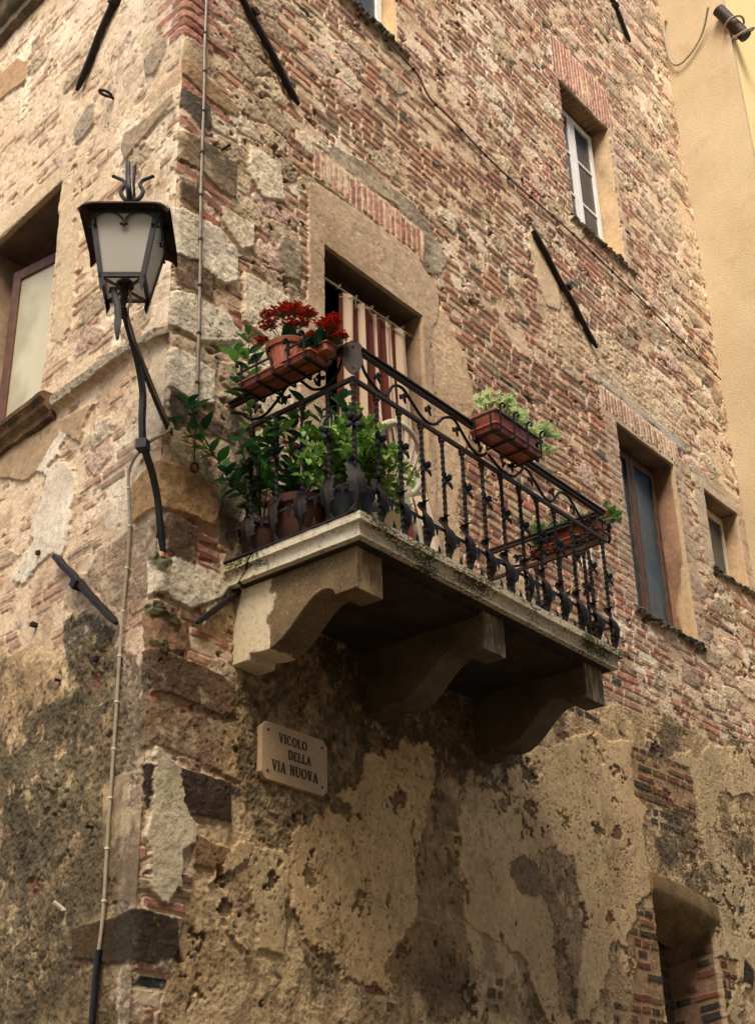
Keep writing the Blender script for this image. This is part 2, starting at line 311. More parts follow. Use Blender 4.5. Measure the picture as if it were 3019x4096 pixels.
def polysd(s,z,pts):           # signed distance, negative inside
    d=np.full(s.shape,9.,dtype=np.float32);ins=np.zeros(s.shape,bool);n=len(pts)
    for i in range(n):
        ax,ay=pts[i];bx,by=pts[(i+1)%n];ex,ey=bx-ax,by-ay;L2=ex*ex+ey*ey+1e-12
        t=np.clip(((s-ax)*ex+(z-ay)*ey)/L2,0,1);dx=s-ax-t*ex;dy=z-ay-t*ey;d=np.minimum(d,dx*dx+dy*dy)
        if (ay>by)!=(ay<by) or True:
            c=((ay>z)!=(by>z));xx=ax+(z-ay)/(ey if abs(ey)>1e-9 else 1e-9)*ex;ins^=c&(s<xx)
    d=np.sqrt(d);return np.where(ins,-d,d)
def bricks(s,z,seed,ch=.067,L=.29,wob=.02,jw=.007,nz=None):
    zz=z+wob*2*fbm(s*1.1,z*.8,seed+1,3)+.006*fbm(s*9,z*9,seed+2,2)
    row=np.floor(zz/ch);fz=zz-row*ch;h0=hs(row,row*0,seed)
    Lr=L*(.85+.35*hs(row,row*0+5,seed));sx=s+h0*L*3+.008*fbm(s*12,z*12,seed+3,2)
    ci=np.floor(sx/Lr);fx=sx-ci*Lr;half=hs(row,ci,seed+9)<.38
    fx2=np.where(half&(fx>Lr/2),fx-Lr/2,fx);Lx=np.where(half,Lr/2,Lr);sub=np.where(half&(fx>Lr/2),1,0)
    hb=hs(row*2+sub,ci,seed+4);hc=hs(row*2+sub,ci,seed+5);hd=hs(row*2+sub,ci,seed+6)
    ex=np.minimum(fx2,Lx-fx2);hh=ch*(1-.25*(hs(row*2+sub,ci,seed+7)))
    ez=np.minimum(fz,hh-fz)
    r=.012;qx=np.maximum(r-(ex-jw*.9),0);qz=np.maximum(r-(ez-jw*.6),0)
    e=r-np.sqrt(qx*qx+qz*qz)+.010*fbm(s*45,z*45,seed+8,2)
    return e,hb,hc,hd,(fx2/Lx-.5),(fz/ch-.5)
def cells(s,z,seed,cw,chh,jit=.8):
    x=s/cw;y=z/chh;xi=np.floor(x);yi=np.floor(y);f1=np.full(s.shape,9.,np.float32);f2=f1.copy();ida=np.zeros(s.shape,np.float32);idb=ida.copy()
    for dx in(-1,0,1):
        for dy in(-1,0,1):
            cx=xi+dx;cy=yi+dy;px=cx+.5+jit*(hs(cx,cy,seed)-.5);py=cy+.5+jit*(hs(cx,cy,seed+1)-.5)
            d=np.sqrt((x-px)**2+(y-py)**2);m=d<f1
            f2=np.where(m,f1,np.minimum(f2,d));ida=np.where(m,hs(cx,cy,seed+2),ida);idb=np.where(m,hs(cx,cy,seed+3),idb);f1=np.where(m,d,f1)
    return f1,f2,ida,idb
def sdn(s,z,pts,amp=.03,fr=14,seed=0):
    return polysd(s,z,pts)+amp*2.4*fbm(s*fr*.3,z*fr*.3,seed,6,.74)+.016*fbm(s*38,z*38,seed+3,3,.65)
BR_R=[(154,92,70),(168,102,76),(140,82,68),(176,112,84),(128,94,78),(152,108,86),(164,88,64),(118,88,78),(176,130,102),(140,118,98),(126,80,68),(66,66,68),(168,140,112),(146,86,68),(172,106,80),(158,98,80),(184,120,90),(166,94,70),(150,104,86),(184,136,108),(134,88,74)]
ST_P=[(212,186,146),(202,172,130),(220,198,162),(208,170,142),(190,162,122),(216,188,142),(172,146,110)]
def fields(s,z):
    n=len(s);h=np.zeros(n,np.float32);C=np.zeros((n,3),np.float32)
    R=s>=0
    a1=fbm(s*2.1,z*2.1,0,4);a2=fbm(s*7,z*7,1,4);a3=fbm(s*26,z*26,2,4,.6);a4=fbm(s*80,z*80,3,2,.6);a5=fbm(s*.7,z*.7,4,3)
    # ---- bedding mortar
    C[:]=L3((214,182,138));C=mixa(C,L3((188,152,108)),ss(.0,.24,a2));C=mixa(C,L3((232,210,174)),ss(.0,.25,a1+.3*a3))
    h=.005*a2+.007*a3+.004*a4
    zf=np.interp(s,[-9,-2.7,-1.2,-.3,0,.6,1.2,2.56,4.26,5.5,7.6],[.1,.0,-.2,-.5,-2.9,-.5,-.13,.08,.33,.42,.55])+.25*a2+.3*a1
    up=ss(-.04,.04,z-zf)
    # ---- brick courses
    e,hb,hc,hd,tu,tv=bricks(s,z,11)
    cov=.93-.5*ss(.9,.2,s)*ss(-.5,.3,z)-.33*ss(5.3,7,s)-.28*ss(.1,.25,fbm(s*.8,z*.8,21,3))
    cov=np.where((s>2.6)&(s<5)&(z<3.),.97,cov)
    cov=np.where(s<0,.50,cov)
    inside=ss(0,.006,e)*(hb<cov)
    smear=ss(.02,.12,fbm(s*5,z*7,22,4,.6)-.05+np.where(s<0,.12,0)+np.where((s>2.6)&(s<5)&(z<3),-.10,0))
    bc=pal(hc,BR_R)*np.array([1.06,1.0,.86],np.float32);bc=bc*(.78+.5*hd)[:,None]*(1+1.0*a3[:,None])
    bc=np.where(R[:,None],bc,bc*.45+L3((190,150,110))*.55)
    bc=mixa(bc,L3((206,172,128)),ss(.02,.3,a3+.6*a2)*.55)
    im=inside*(1-smear*.85)*up
    C=mixa(C,bc,np.clip(im,0,1))
    rec=np.where(hd<.13,-.008,.004+.006*hb)
    h=h*(1-.5*im)+im*(rec+.006*(hc-.5)*tu+.004*(hb-.5)*tv)
    h=h-.006*ss(.004,-.004,e)*ss(.012,0,np.abs(e+.004))*up*(1-smear)*(hb<cov)
    # ---- field stones
    f1,f2,ia,ib=cells(s+.06*fbm(s*4,z*4,31,2),z+.04*fbm(s*4,z*4,32,2),40,.36,.19)
    p=.20+.55*ss(1.3,.5,s)*ss(.2,.6,z)+.30*ss(5.0,6.6,s)+.25*ss(3.4,4.6,z)*ss(4.5,2,s)+.12*ss(.0,.2,a5)
    p=np.where((s>2.5)&(s<5.2)&(z<4.6),p*.45,p);p=np.where((s>2.5)&(s<5.0)&(z<3.1),.03,p);p=np.where((s>2.2)&(s<5.0)&(z>5.),.08,p);p=np.where(s<0,.16,p)
    big=(ia<p)*up
    sm=ss(.0,.07,np.minimum((.62-f1)*.6,(f2-f1)*.75)+.10*a3+.05*a2-.02)*big
    sc=pal(ib,ST_P);sc=sc*(.9+1.1*a3+.5*a4)[:,None];sc=mixa(sc,L3((120,104,80)),ss(.12,.34,a3-.1*a2+.3*a4)*.45)
    sc=np.where(R[:,None],sc,sc*.7+L3((170,138,100))*.25)
    C=mixa(C,sc,sm);h=h*(1-sm)+sm*(.008+.012*(.6-f1)+.012*a2+.016*a3+.006*a4)
    lp=ss(.02,.10,fbm(s*1.5,z*1.1,57,5,.62))*(~R)*up
    C=mixa(C,L3((216,188,150))*(1+.6*a3[:,None]),lp*.55);h=h*(1-.6*lp)+lp*.006
    # dark / blue-black overburnt bricks already in the palette; small shadowed gaps
    gap=ss(.21,.26,fbm(s*11,z*16,50,3,.6))*up*ss(-.1,.0,a1)*np.where(R,1,.35)
    C=mixa(C,L3((92,70,52)),gap*.8);h=h-.02*gap
    # ---- lower render
    lo=1-up
    lc=L3((168,138,98))*np.ones((n,1),np.float32);lc=mixa(lc,L3((204,174,130)),ss(-.08,.14,a2+.5*a3));lc=mixa(lc,L3((112,94,68)),ss(.02,.22,a1-.5*a2+.6*a3+.3*a4))
    e2,hb2,hc2,hd2,_,_=bricks(s,z,71,ch=.075,L=.24,jw=.009)
    bl=ss(0,.008,e2)*(hb2<.42)*ss(.0,.08,fbm(s*2.5,z*2.5,72,3))
    lb=pal(hc2,[(112,84,62),(92,76,58),(120,74,56),(84,78,66),(136,104,74)])*(1+a3[:,None])
    C=mixa(C,lc,lo);h=h*(1-lo)+lo*(.008*a2+.014*a3+.005*a4);C=mixa(C,lb,lo*bl);h=h+lo*bl*.004
    def patch(key,col,amp=.02,hh=.008,soft=.006,fr=14,mott=.6,holes=0,seed=0,op=1,rough=.3,col2=None,spk=0):
        nonlocal C,h
        pts=P[key] if isinstance(key,str) else key
        xs=[q[0] for q in pts];zs=[q[1] for q in pts];m=(s>min(xs)-.15)&(s<max(xs)+.15)&(z>min(zs)-.15)&(z<max(zs)+.15)
        if not m.any():return
        S,Z=s[m],z[m];d=sdn(S,Z,pts,amp,fr,seed+60)
        k=ss(soft,-soft,d)*op
        if holes: k=k*(1-ss(.0,.03,fbm(S*4.5,Z*4.5,seed+90,5,.62)-.24+holes))
        if spk: k=k*(1-spk*ss(.03,.12,fbm(S*16,Z*12,seed+70,5,.72)-.3*fbm(S*2,Z*2,seed+71,3)))
        c=L3(col)*np.ones((len(S),1),np.float32)
        if col2 is not None:c=mixa(c,L3(col2),ss(-.1,.2,fbm(S*3,Z*3,seed+65,4)+.4*a3[m]))
        c=c*(1+mott*a3[m]+.4*mott*a2[m]+.35*mott*a4[m])[:,None]
        C[m]=mixa(C[m],c,k);h[m]=h[m]*(1-k)+k*(hh+rough*(.012*a2[m]+.016*a3[m]+.006*a4[m]))
        edge=ss(.012,.0,np.abs(d))*min(1,op)
        return
    stone=dict(amp=.012,fr=22,rough=.7,soft=.008)
    OC,BRN,DK,GR=(176,130,64),(124,92,62),(84,64,46),(216,200,170)
    PALE=(220,196,158)
    # corner quoins, top to bottom
    for i in range(9):
        z0=3.46+i*.075;wd=.42 if i%2 else .24
        patch([(-.30 if i%2 else -.14,z0),(wd,z0),(wd,z0+.058),(-.30 if i%2 else -.14,z0+.058)],[(166,100,76),(150,86,66),(178,116,88)][i%3],.006,.012,.004,seed=i,rough=.8)
    patch('q2',(168,142,104),hh=.016,**stone);patch('q3',(160,122,72),hh=.02,col2=(120,94,62),**stone);patch('q3b',(166,104,78),.006,.012,.004,rough=.7)
    patch('q4',(88,76,64),hh=.02,col2=(60,52,44),**stone);patch('q4b',(160,96,70),.006,.012,.004)
    patch('q5',(140,112,76),hh=.022,col2=(104,90,68),**stone);patch([(0,2.42),(.45,2.40),(.45,2.36),(0,2.37)],(164,100,74),.006,.012,.004)
    patch('q6',(96,72,54),hh=.018,**stone);patch([(.2,2.33),(.36,2.31),(.36,2.26),(.2,2.27)],(150,86,64),.006,.014,.004);patch([(.2,2.2),(.34,2.19),(.34,2.13),(.2,2.14)],(170,88,58),.006,.014,.004)
    patch('q7',GR,hh=.026,mott=1.1,col2=(186,170,140),**stone);patch('q7b',(112,86,62),hh=.018,**stone);patch('q8',GR,hh=.024,mott=1.1,col2=(192,176,146),**stone)
    patch('pale1',PALE,hh=.024,mott=1.2,**stone);patch('q9',(220,204,178),hh=.026,mott=1.1,**stone);patch('q9b',(92,76,58),hh=.006,**stone)
    patch([(.55,1.95),(.95,1.98),(1.0,1.72),(.86,1.55),(.56,1.6)],(218,198,162),hh=.022,mott=1.0,**stone)
    patch([(.58,2.95),(.86,2.98),(.9,2.7),(.7,2.6),(.56,2.72)],(220,200,164),hh=.024,mott=1.0,**stone)
    patch([(.9,2.45),(1.06,2.42),(1.04,2.15),(.9,2.1),(.83,2.28)],(146,128,100),hh=.026,mott=1.2,**stone)
    patch([(.62,1.45),(1.0,1.5),(1.02,1.1),(.8,1.0),(.6,1.15)],(214,192,156),hh=.02,mott=1.0,**stone)
    patch('stoneWall1',(120,104,80),hh=.004,col2=(90,80,62),**stone)
    q10=[(-.20,.37),(-.04,.43),(.05,.43),(.21,.44),(.41,.42),(.42,.36),(.39,.19),(.23,.18),(.12,.165),(.03,.15),(-.18,.13)]
    patch(q10,OC,hh=.032,col2=(150,112,60),mott=.7,**stone)
    patch('q11',(108,80,56),hh=.024,col2=(88,66,48),**stone)
    patch('q11l',(150,122,86),hh=.010,col2=(116,96,70),op=.85,spk=.5,amp=.04,fr=18,rough=1.2,soft=.01)
    for k in('rb1','rb2','rb3'):patch(k,(132,70,50),.004,.014,.004)
    patch([(-.04,-.14),(.01,-.15),(.11,-.08),(.44,-.07),(.50,-.12),(.44,-.20),(.23,-.33),(.08,-.29),(-.03,-.33)],(222,206,178),hh=.022,mott=1.3,col2=(196,180,150),**stone)
    patch([(-.06,-.41),(.01,-.40),(.13,-.39),(.21,-.41),(.23,-.48),(.22,-.56),(.04,-.61),(-.03,-.61)],(140,100,60),hh=.02,**stone)
    patch([(-.04,-.61),(.05,-.60),(.11,-.59),(.33,-.60),(.56,-.63),(.58,-.79),(.46,-.82),(.23,-.81),(.06,-.81),(-.03,-.85)],(128,92,54),hh=.026,col2=(92,66,42),**stone)
    patch([(-.04,-.86),(.6,-.84),(.62,-1.12),(.1,-1.06),(-.03,-1.1)],(176,146,100),.03,.010,.01,mott=1.3,col2=(140,108,70),rough=.8)
    patch('q15',(66,48,38),hh=.016,col2=(84,62,44),**stone);patch('q15l',(70,54,42),hh=.006,**stone)
    patch('q16',(134,100,64),hh=.014,**stone)
    # stained ground of the left face
    patch('darkL1',(96,84,64),.10,.010,.03,10,1.4,seed=3,rough=1.6,col2=(70,62,48),spk=.6)
    patch('darkL',(112,98,74),.20,.006,.03,9,1.6,seed=4,op=.9,rough=1.5,col2=(76,68,52),spk=.8)
    patch([(-.40,-.9),(-.02,-.62),(.02,-1.1),(.04,-1.75),(.05,-2.7),(-1.3,-2.7),(-1.0,-1.9),(-.5,-1.4)],(116,94,62),.10,.008,.03,9,1.5,seed=5,op=.75,rough=1.4,col2=(84,72,50),spk=.6)
    patch([(.05,-1.82),(.24,-1.83),(.27,-1.99),(.09,-2.05),(-.12,-2.04),(-.46,-1.97),(-.48,-1.83),(-.14,-1.83)],(80,60,34),hh=.016,col2=(60,48,32),**stone)
    patch('plL2',(124,102,72),.03,.014,.004,seed=6,holes=.06,col2=(172,146,104))
    # pale remains of plaster
    patch('plL',(220,202,174),.07,.014,.004,seed=7,mott=.5,col2=(202,180,148))
    patch('smL',(172,138,92),.02,.016,.004,seed=8,mott=.4)
    patch('plq',(210,190,146),.05,.020,.004,seed=9,mott=.6,col2=(184,164,126),rough=.5)
    patch('surrL',(200,170,124),.02,.012,.01,seed=10,mott=.4,holes=.02)
    patch('ochL',(176,134,80),.03,.016,.006,seed=11,mott=.5)
    patch('gry1L',(160,140,110),hh=.02,**stone);patch('gry2L',(160,142,116),hh=.02,**stone);patch('gry3L',(158,132,98),hh=.02,**stone)
    patch('stringL',(150,132,104),.025,.055,.012,seed=12,mott=1.2,rough=1.5)
    # ---- right face: lower plaster coats
    patch('shadeStainU',(110,92,66),.14,.004,.03,8,1.4,seed=13,rough=1.4,col2=(78,68,50),op=.95,spk=.7)  # moisture stain with the balcony's shade painted into it
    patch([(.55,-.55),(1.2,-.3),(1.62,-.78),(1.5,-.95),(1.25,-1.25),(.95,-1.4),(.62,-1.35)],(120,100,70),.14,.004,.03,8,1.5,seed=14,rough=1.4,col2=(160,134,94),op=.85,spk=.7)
    patch('pl1',(210,174,120),.12,.012,.004,9,.35,.045,15,rough=.15,col2=(194,158,106),spk=.22)
    patch('pl2',(208,176,128),.10,.012,.004,9,.35,.045,16,rough=.15,col2=(192,160,114),spk=.15)
    patch('pl3',(194,168,126),.12,.012,.004,9,.4,.085,17,rough=.2,col2=(172,148,112),spk=.3)
    patch('plRb',(200,172,126),.07,.015,.004,9,.4,-.06,18,rough=.2,col2=(182,154,112),spk=.15)
    patch('strip',(156,124,80),.12,.002,.01,9,1.0,.04,19,rough=.9,op=.85,col2=(124,100,68),spk=.4)
    patch('vstrip',(144,118,82),.10,.002,.01,9,1.2,0,20,rough=1,op=.8,col2=(124,94,70),spk=.5)
    patch('greyblob',(132,112,84),.06,.014,.004,9,.7,0,21,rough=.5)
    patch('dkst',(56,52,46),hh=.01,**stone)
    patch('ochlow',(106,86,48),hh=.012,**stone)
    for key,sd in(('brlow',23),('brlow2',24),('brlow3',25)):
        pts=P[key];m=(s>4.0)&(s<6.4)&(z<.3)
        if m.any():
            S,Z=s[m],z[m];d=sdn(S,Z,pts,.05,12,sd);e3,x1,x2,x3,_,_=bricks(S,Z,33,ch=.072,L=.24,wob=.01,jw=.008)
            k=ss(.01,-.01,d);bi=ss(0,.007,e3)*(x1<.74);c=pal(x2,[(118,66,46),(92,70,50),(128,74,50),(80,66,50),(118,92,62)])*(1+a3[m])[:,None]
            base=L3((156,124,82))*(1+a3[m])[:,None];c=mixa(np.broadcast_to(base,c.shape).copy(),c,bi)
            C[m]=mixa(C[m],c,k);h[m]=h[m]*(1-k)+k*(bi*.006+.006*a3[m])
    # grey-black weathering, finely speckled, low on the walls
    wv=fbm(s*17,z*13,88,6,.78)+.55*fbm(s*1.7,z*1.3,89,3)+.05*ss(-.4,-2.,z)
    wk=ss(.10,.22,wv)*lo*ss(.4,-.3,z);wk=wk*ss(.30,.0,s*0+np.where(h>.0095,.16,0));C=mixa(C,L3((70,62,48)),wk*.7)
    wk=ss(.13,.24,fbm(s*22,z*18,78,5,.75)+.4*fbm(s*2.3,z*2.3,79,3)-.02)*up;C=mixa(C,L3((110,92,74)),wk*.55)
    wk=ss(.10,.26,fbm(s*9,z*9,76,5,.7)+.25*a1)*up*R;C=mixa(C,L3((226,200,158)),wk*.3)
    f1,f2,ia,ib=cells(s+.05*fbm(s*9,z*9,86,3),z+.05*fbm(s*9,z*9,87,3),93,.27,.21,.95)
    ch_=(ia<.24)*ss(.30,.26,f1/(.45+.9*ib)+.9*a3+.5*a2)*lo*ss(-.05,.0,a2+.05)
    cc=pal(ib,[(112,84,58),(96,74,54),(126,82,60),(140,112,76),(88,72,54)])*(1+a3[:,None]);C=mixa(C,cc,ch_*.9);h=h-.011*ch_
    # hairline cracks
    ck=np.abs(fbm(s*1.9+.3*a2,z*1.9,46,5,.6));ck=ss(.0035,.001,ck)*ss(.0,.12,fbm(s*1.1,z*1.1,47,2)+.03)
    C=mixa(C,C*.35,ck*.8);h=h-.006*ck
    # pits in the plaster
    f1,f2,ia,ib=cells(s+.02*fbm(s*20,z*20,81,2),z+.02*fbm(s*20,z*20,82,2),83,.10,.13,.9)
    pit=(ia<.36)*ss(.17,.10,f1+.5*a3)*lo*ss(.62,.3,ib)
    C=mixa(C,L3((98,78,54)),pit*.8);h=h-.012*pit
    f1,f2,ia,ib=cells(s,z,85,.035,.04,.9)
    pit=(ia<.3)*ss(.3,.2,f1+.3*a4)*ss(.7,.4,z-zf)*ss(.0,.15,a1+.15)
    C=mixa(C,C*.55,pit*.6);h=h-.004*pit
    # ---- door, arch and window surrounds
    patch([(1.02,.2),(1.03,1.2),(1.14,2.3),(1.13,3.0),(1.22,3.06),(1.42,3.08),(2.30,3.11),(2.35,3.05),(2.49,3.0),(2.545,2.87),(2.53,2.7),(2.46,2.3),(2.46,1.2),(2.6,.2)],(194,162,122),.012,.018,.005,14,.5,0,26,rough=.25,col2=(176,142,104),spk=.12)
    patch([(2.4,.1),(2.44,2.5),(2.56,2.8),(2.85,2.55),(2.95,2.15),(2.8,1.7),(2.62,1.2),(2.66,.5)],(208,172,124),.06,.012,.006,12,.5,.03,27,rough=.5,col2=(190,152,106))
    patch('greyD',(164,148,116),.02,.010,.01,10,1.3,0,28,rough=.7,op=.85,col2=(120,108,86))
    patch('patchR3',(206,174,128),.03,.012,.004,seed=29)
    patch([(3.0,1.0),(3.3,1.1),(3.5,.8),(3.2,.5),(2.95,.7)],(204,170,124),.06,.008,.01,seed=30,op=.8)
    patch([(3.9,3.2),(4.7,3.25),(5.0,3.35),(6.3,3.4),(6.6,3.3),(6.4,3.9),(5.0,3.9),(4.2,3.6)],(204,176,130),.12,.008,.03,9,1.,0,31,op=.55,rough=1.4)
    def arch(x0,x1,z0,z1,wear,seed,cols,wh=.062,tilt=0):
        nonlocal C,h
        m=(s>x0-.02)&(s<x1+.02)&(z>z0-.03)&(z<z1+.03)
        if not m.any():return
        S,Z=s[m],z[m]+.012*fbm(s[m]*3,z[m]*3,seed,2);S2=S+tilt*(Z-z0)*(S-(x0+x1)/2);ci=np.floor((S2-x0)/wh);fx=(S2-x0)-ci*wh
        jj=hs(ci,ci*0+3,seed)*.045;e=np.minimum(np.minimum(fx,wh-fx)-.005-.005*hs(ci,ci*0+7,seed),np.minimum(np.minimum(Z-z0-jj*.6,z1-Z-jj),np.minimum(S-x0,x1-S)))+.014*fbm(S*40,Z*40,seed,3)
        k=ss(0,.004,e);hh=hs(ci,ci*0,seed);c=pal(hh,cols)*(.82+.36*hs(ci,ci*0+5,seed)+1.1*a3[m])[:,None]
        w_=ss(wear,wear+.1,fbm(S*5,Z*3,seed+1,4)+.4*a3[m]);c=mixa(c,L3((214,180,140)),w_*.9)
        o=ss(-.01,.004,np.minimum(np.minimum(Z-z0,z1-Z),np.minimum(S-x0,x1-S)));b=L3((212,182,142))*(1+.4*a3[m])[:,None]
        C[m]=mixa(C[m],mixa(b,c,k),o);h[m]=h[m]*(1-o)+o*(.006+.010*k*(.4+.6*hh)+.010*a3[m])
    RD=[(176,104,80),(186,118,90),(168,96,72),(190,128,98)]
    arch(1.19,2.40,3.11,3.39,.06,91,RD)
    def band(x0,x1,z0,z1,col,op):
        nonlocal C,h
        d=np.maximum(np.maximum(x0-s,s-x1),np.maximum(z0-z,z-z1))+.04*2*a2+.02*a3;k=ss(.02,-.02,d)*op
        C=mixa(C,L3(col)*(1+.5*a3[:,None]),k);h=h*(1-k)+k*.010
    band(4.86,6.32,1.25,3.1,(172,142,112),.58);band(6.50,7.56,2.1,3.2,(178,156,126),.7)
    arch(4.86,6.25,3.03,3.27,.10,93,[(160,112,88),(174,128,100),(150,104,84),(180,140,112)],.055)
    band(4.8,6.4,3.275,3.36,(176,164,150),.8)
    arch(4.68,5.80,6.76,7.30,.22,95,[(172,100,78),(182,112,88),(164,92,70)],.06)
    band(5.705,5.80,5.0,6.76,(196,172,140),.6)
    # sills / moss below openings
    for (x0,x1,zz) in((5.0,6.2,1.25),(6.6,7.5,2.16),(4.7,5.85,5.01),(1.2,2.3,5.10)):
        d=np.maximum(np.maximum(x0-s,s-x1),np.abs(z-zz+.03)-.035)+.03*2*a2;k=ss(.012,-.012,d)
        C=mixa(C,L3((78,70,52))*(1+a3[:,None]),k);h=h+.03*k*(1+2*a3)
    # moss tufts at the corner
    for (x,zz,r) in((.03,-.13,.07),(.02,-.38,.09),(.10,-.42,.08),(.05,-.58,.06)):
        d=np.sqrt((s-x)**2+((z-zz)*1.4)**2)+.12*a3;k=ss(r,r*.4,d);C=mixa(C,L3((62,68,30)),k*.85);h=h+.012*k
    # rain streak stains, broad and soft-edged, running down
    st=ss(.10,.3,fbm(s*5,z*.5,98,3))*ss(1.2,-.6,z)*.35
    C=C*(1-st[:,None]*np.array([.5,.55,.6],np.float32))
    h=h-.014*np.exp(-(s/.022)**2)
    lum=C.mean(1,keepdims=True);k=(up*.10)[:,None];C=C*(1-k)+lum*k
    C=C*(1-lo[:,None]*np.array([.03,.06,.20],np.float32))
    return h,np.clip(C,.004,.9)
def wall_pos(s,z,h):
    k=1/math.hypot(1,AL)
    wgt=ss(-.05,.05,s)
    bx=np.where(s>0,s,-s*AL*k);by=np.where(s>0,0,-s*k)
    nx=-k*(1-wgt);ny=AL*k*(1-wgt)-wgt;nl=np.sqrt(nx*nx+ny*ny);nx/=nl;ny/=nl
    return np.stack([bx+nx*h,by+ny*h,z],1)
OPEN=[ # name, s0,s1,z0,z1, depth, inner(s0,s1,z0,z1), reveal colour, head colour (mostly darkened as painted soffit shade)
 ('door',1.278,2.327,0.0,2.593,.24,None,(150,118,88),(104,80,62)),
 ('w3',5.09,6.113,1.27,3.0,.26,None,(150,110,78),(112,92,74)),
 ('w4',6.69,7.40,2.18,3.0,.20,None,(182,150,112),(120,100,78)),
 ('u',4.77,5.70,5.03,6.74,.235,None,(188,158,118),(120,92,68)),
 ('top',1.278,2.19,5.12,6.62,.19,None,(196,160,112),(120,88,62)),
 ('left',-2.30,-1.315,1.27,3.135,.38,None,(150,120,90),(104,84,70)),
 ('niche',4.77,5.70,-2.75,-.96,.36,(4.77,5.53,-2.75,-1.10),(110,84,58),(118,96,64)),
]
def axis(breaks,steps):
    out=[breaks[0]]
    for a,b,st in zip(breaks[:-1],breaks[1:],steps):
        k=max(1,int(round((b-a)/st)));out+=list(a+(b-a)*np.arange(1,k+1)/k)
    return np.array(out)
Q=1.0
sb=[-4.4,-2.95,-2.3,-1.315,-.06,.06,1.278,2.19,2.327,3.5,4.77,5.09,5.70,6.113,6.69,7.40,7.56]
sst=[.014,.007,.007,.0055,.004,.0052,.0055,.0055,.006,.0075,.008,.0085,.009,.009,.010,.010]
zb=[-2.75,-.96,0,1.27,2.18,2.593,3.0,3.135,5.03,5.12,6.62,6.74,10.8]
zst=[.0055,.0055,.0055,.006,.0065,.0065,.0065,.0075,.010,.011,.012,.014]
SX=axis(sb,[x*Q for x in sst]).astype(np.float64);ZX=axis(zb,[x*Q for x in zst]).astype(np.float64)
SX[np.argmin(abs(SX))]=0.0
nS,nZ=len(SX),len(ZX)
SG,ZG=np.meshgrid(SX,ZX)          # rows z, cols s
def project(Pn):
    D=Pn-np.array(CAM);zc=D@np.array(cf_);u=(D@np.array(cr_))/zc;v=(D@np.array(cu_))/zc
    return u*48.25/(36*754/1024/2),v*48.25/18,zc
P0=wall_pos(SG.ravel(),ZG.ravel(),np.zeros(SG.size));uu,vv,_=project(P0)
vis=((uu>-1.62)&(uu<1.22)&(abs(vv)<1.14)).reshape(nZ,nS)
cell=vis[:-1,:-1]|vis[1:,1:]|vis[:-1,1:]|vis[1:,:-1]
# the finely built area is taken out to whole 0.3 m tiles
cs=(SX[:-1]+SX[1:])/2;cz=(ZX[:-1]+ZX[1:])/2
hole=np.zeros_like(cell)
for (_,a,b,c,d,_,_,_,_) in OPEN:
    hole|=((cs>a)&(cs<b))[None,:]&((cz>c)&(cz<d))[:,None]
keep=cell&~hole
idx=np.arange(nS*nZ).reshape(nZ,nS)
ii,jj=np.nonzero(keep)
F=np.stack([idx[ii,jj],idx[ii,jj+1],idx[ii+1,jj+1],idx[ii+1,jj]],1)
used=np.zeros(nS*nZ,bool);used[F.ravel()]=True
remap=np.full(nS*nZ,-1,np.int64);ui=np.nonzero(used)[0];remap[ui]=np.arange(len(ui));F=remap[F]
us=SG.ravel()[ui].astype(np.float32);uz=ZG.ravel()[ui].astype(np.float32)
print('wall verts',len(ui))
H_=np.zeros(len(ui),np.float32);C_=np.zeros((len(ui),3),np.float32)
CH=400000
for k in range(0,len(ui),CH):
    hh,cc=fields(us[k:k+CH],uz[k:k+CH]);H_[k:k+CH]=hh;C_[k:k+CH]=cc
PW=wall_pos(us.astype(np.float64),uz.astype(np.float64),H_)
def wall_mat():
    m=bpy.data.materials.new('old_wall_surface');N,L,B=nodes(m)
    a=N.new('ShaderNodeAttribute');a.attribute_name='Col'
    n1=noise(N,L,170,6,.75);r1=ramp(N,L,n1.outputs['Fac'],[(.29,(.48,.46,.44)),(.40,(.88,.87,.86)),(.55,(1.04,1.04,1.04)),(.70,(1.45,1.45,1.42))])
    c=mixc(N,L,1,a.outputs['Color'],r1.outputs[0],'MULTIPLY')
    n2=noise(N,L,26,8,.65);r2=ramp(N,L,n2.outputs['Fac'],[(.3,(.78,.76,.74)),(.5,(1,1,1)),(.7,(1.14,1.14,1.12))])
    c=mixc(N,L,1,c,r2.outputs[0],'MULTIPLY')
    hs_=N.new('ShaderNodeHueSaturation');hs_.inputs['Saturation'].default_value=.85;hs_.inputs['Value'].default_value=1.10;L.new(c,hs_.inputs['Color']);c=hs_.outputs[0]
    L.new(c,B.inputs['Base Color']);B.inputs['Roughness'].default_value=.92;B.inputs['Specular IOR Level'].default_value=.15
    nb=noise(N,L,110,10,.72);b=N.new('ShaderNodeBump');b.inputs['Strength'].default_value=.9;b.inputs['Distance'].default_value=.008
    L.new(nb.outputs['Fac'],b.inputs['Height']);L.new(b.outputs[0],B.inputs['Normal']);return m
WALLM=wall_mat()
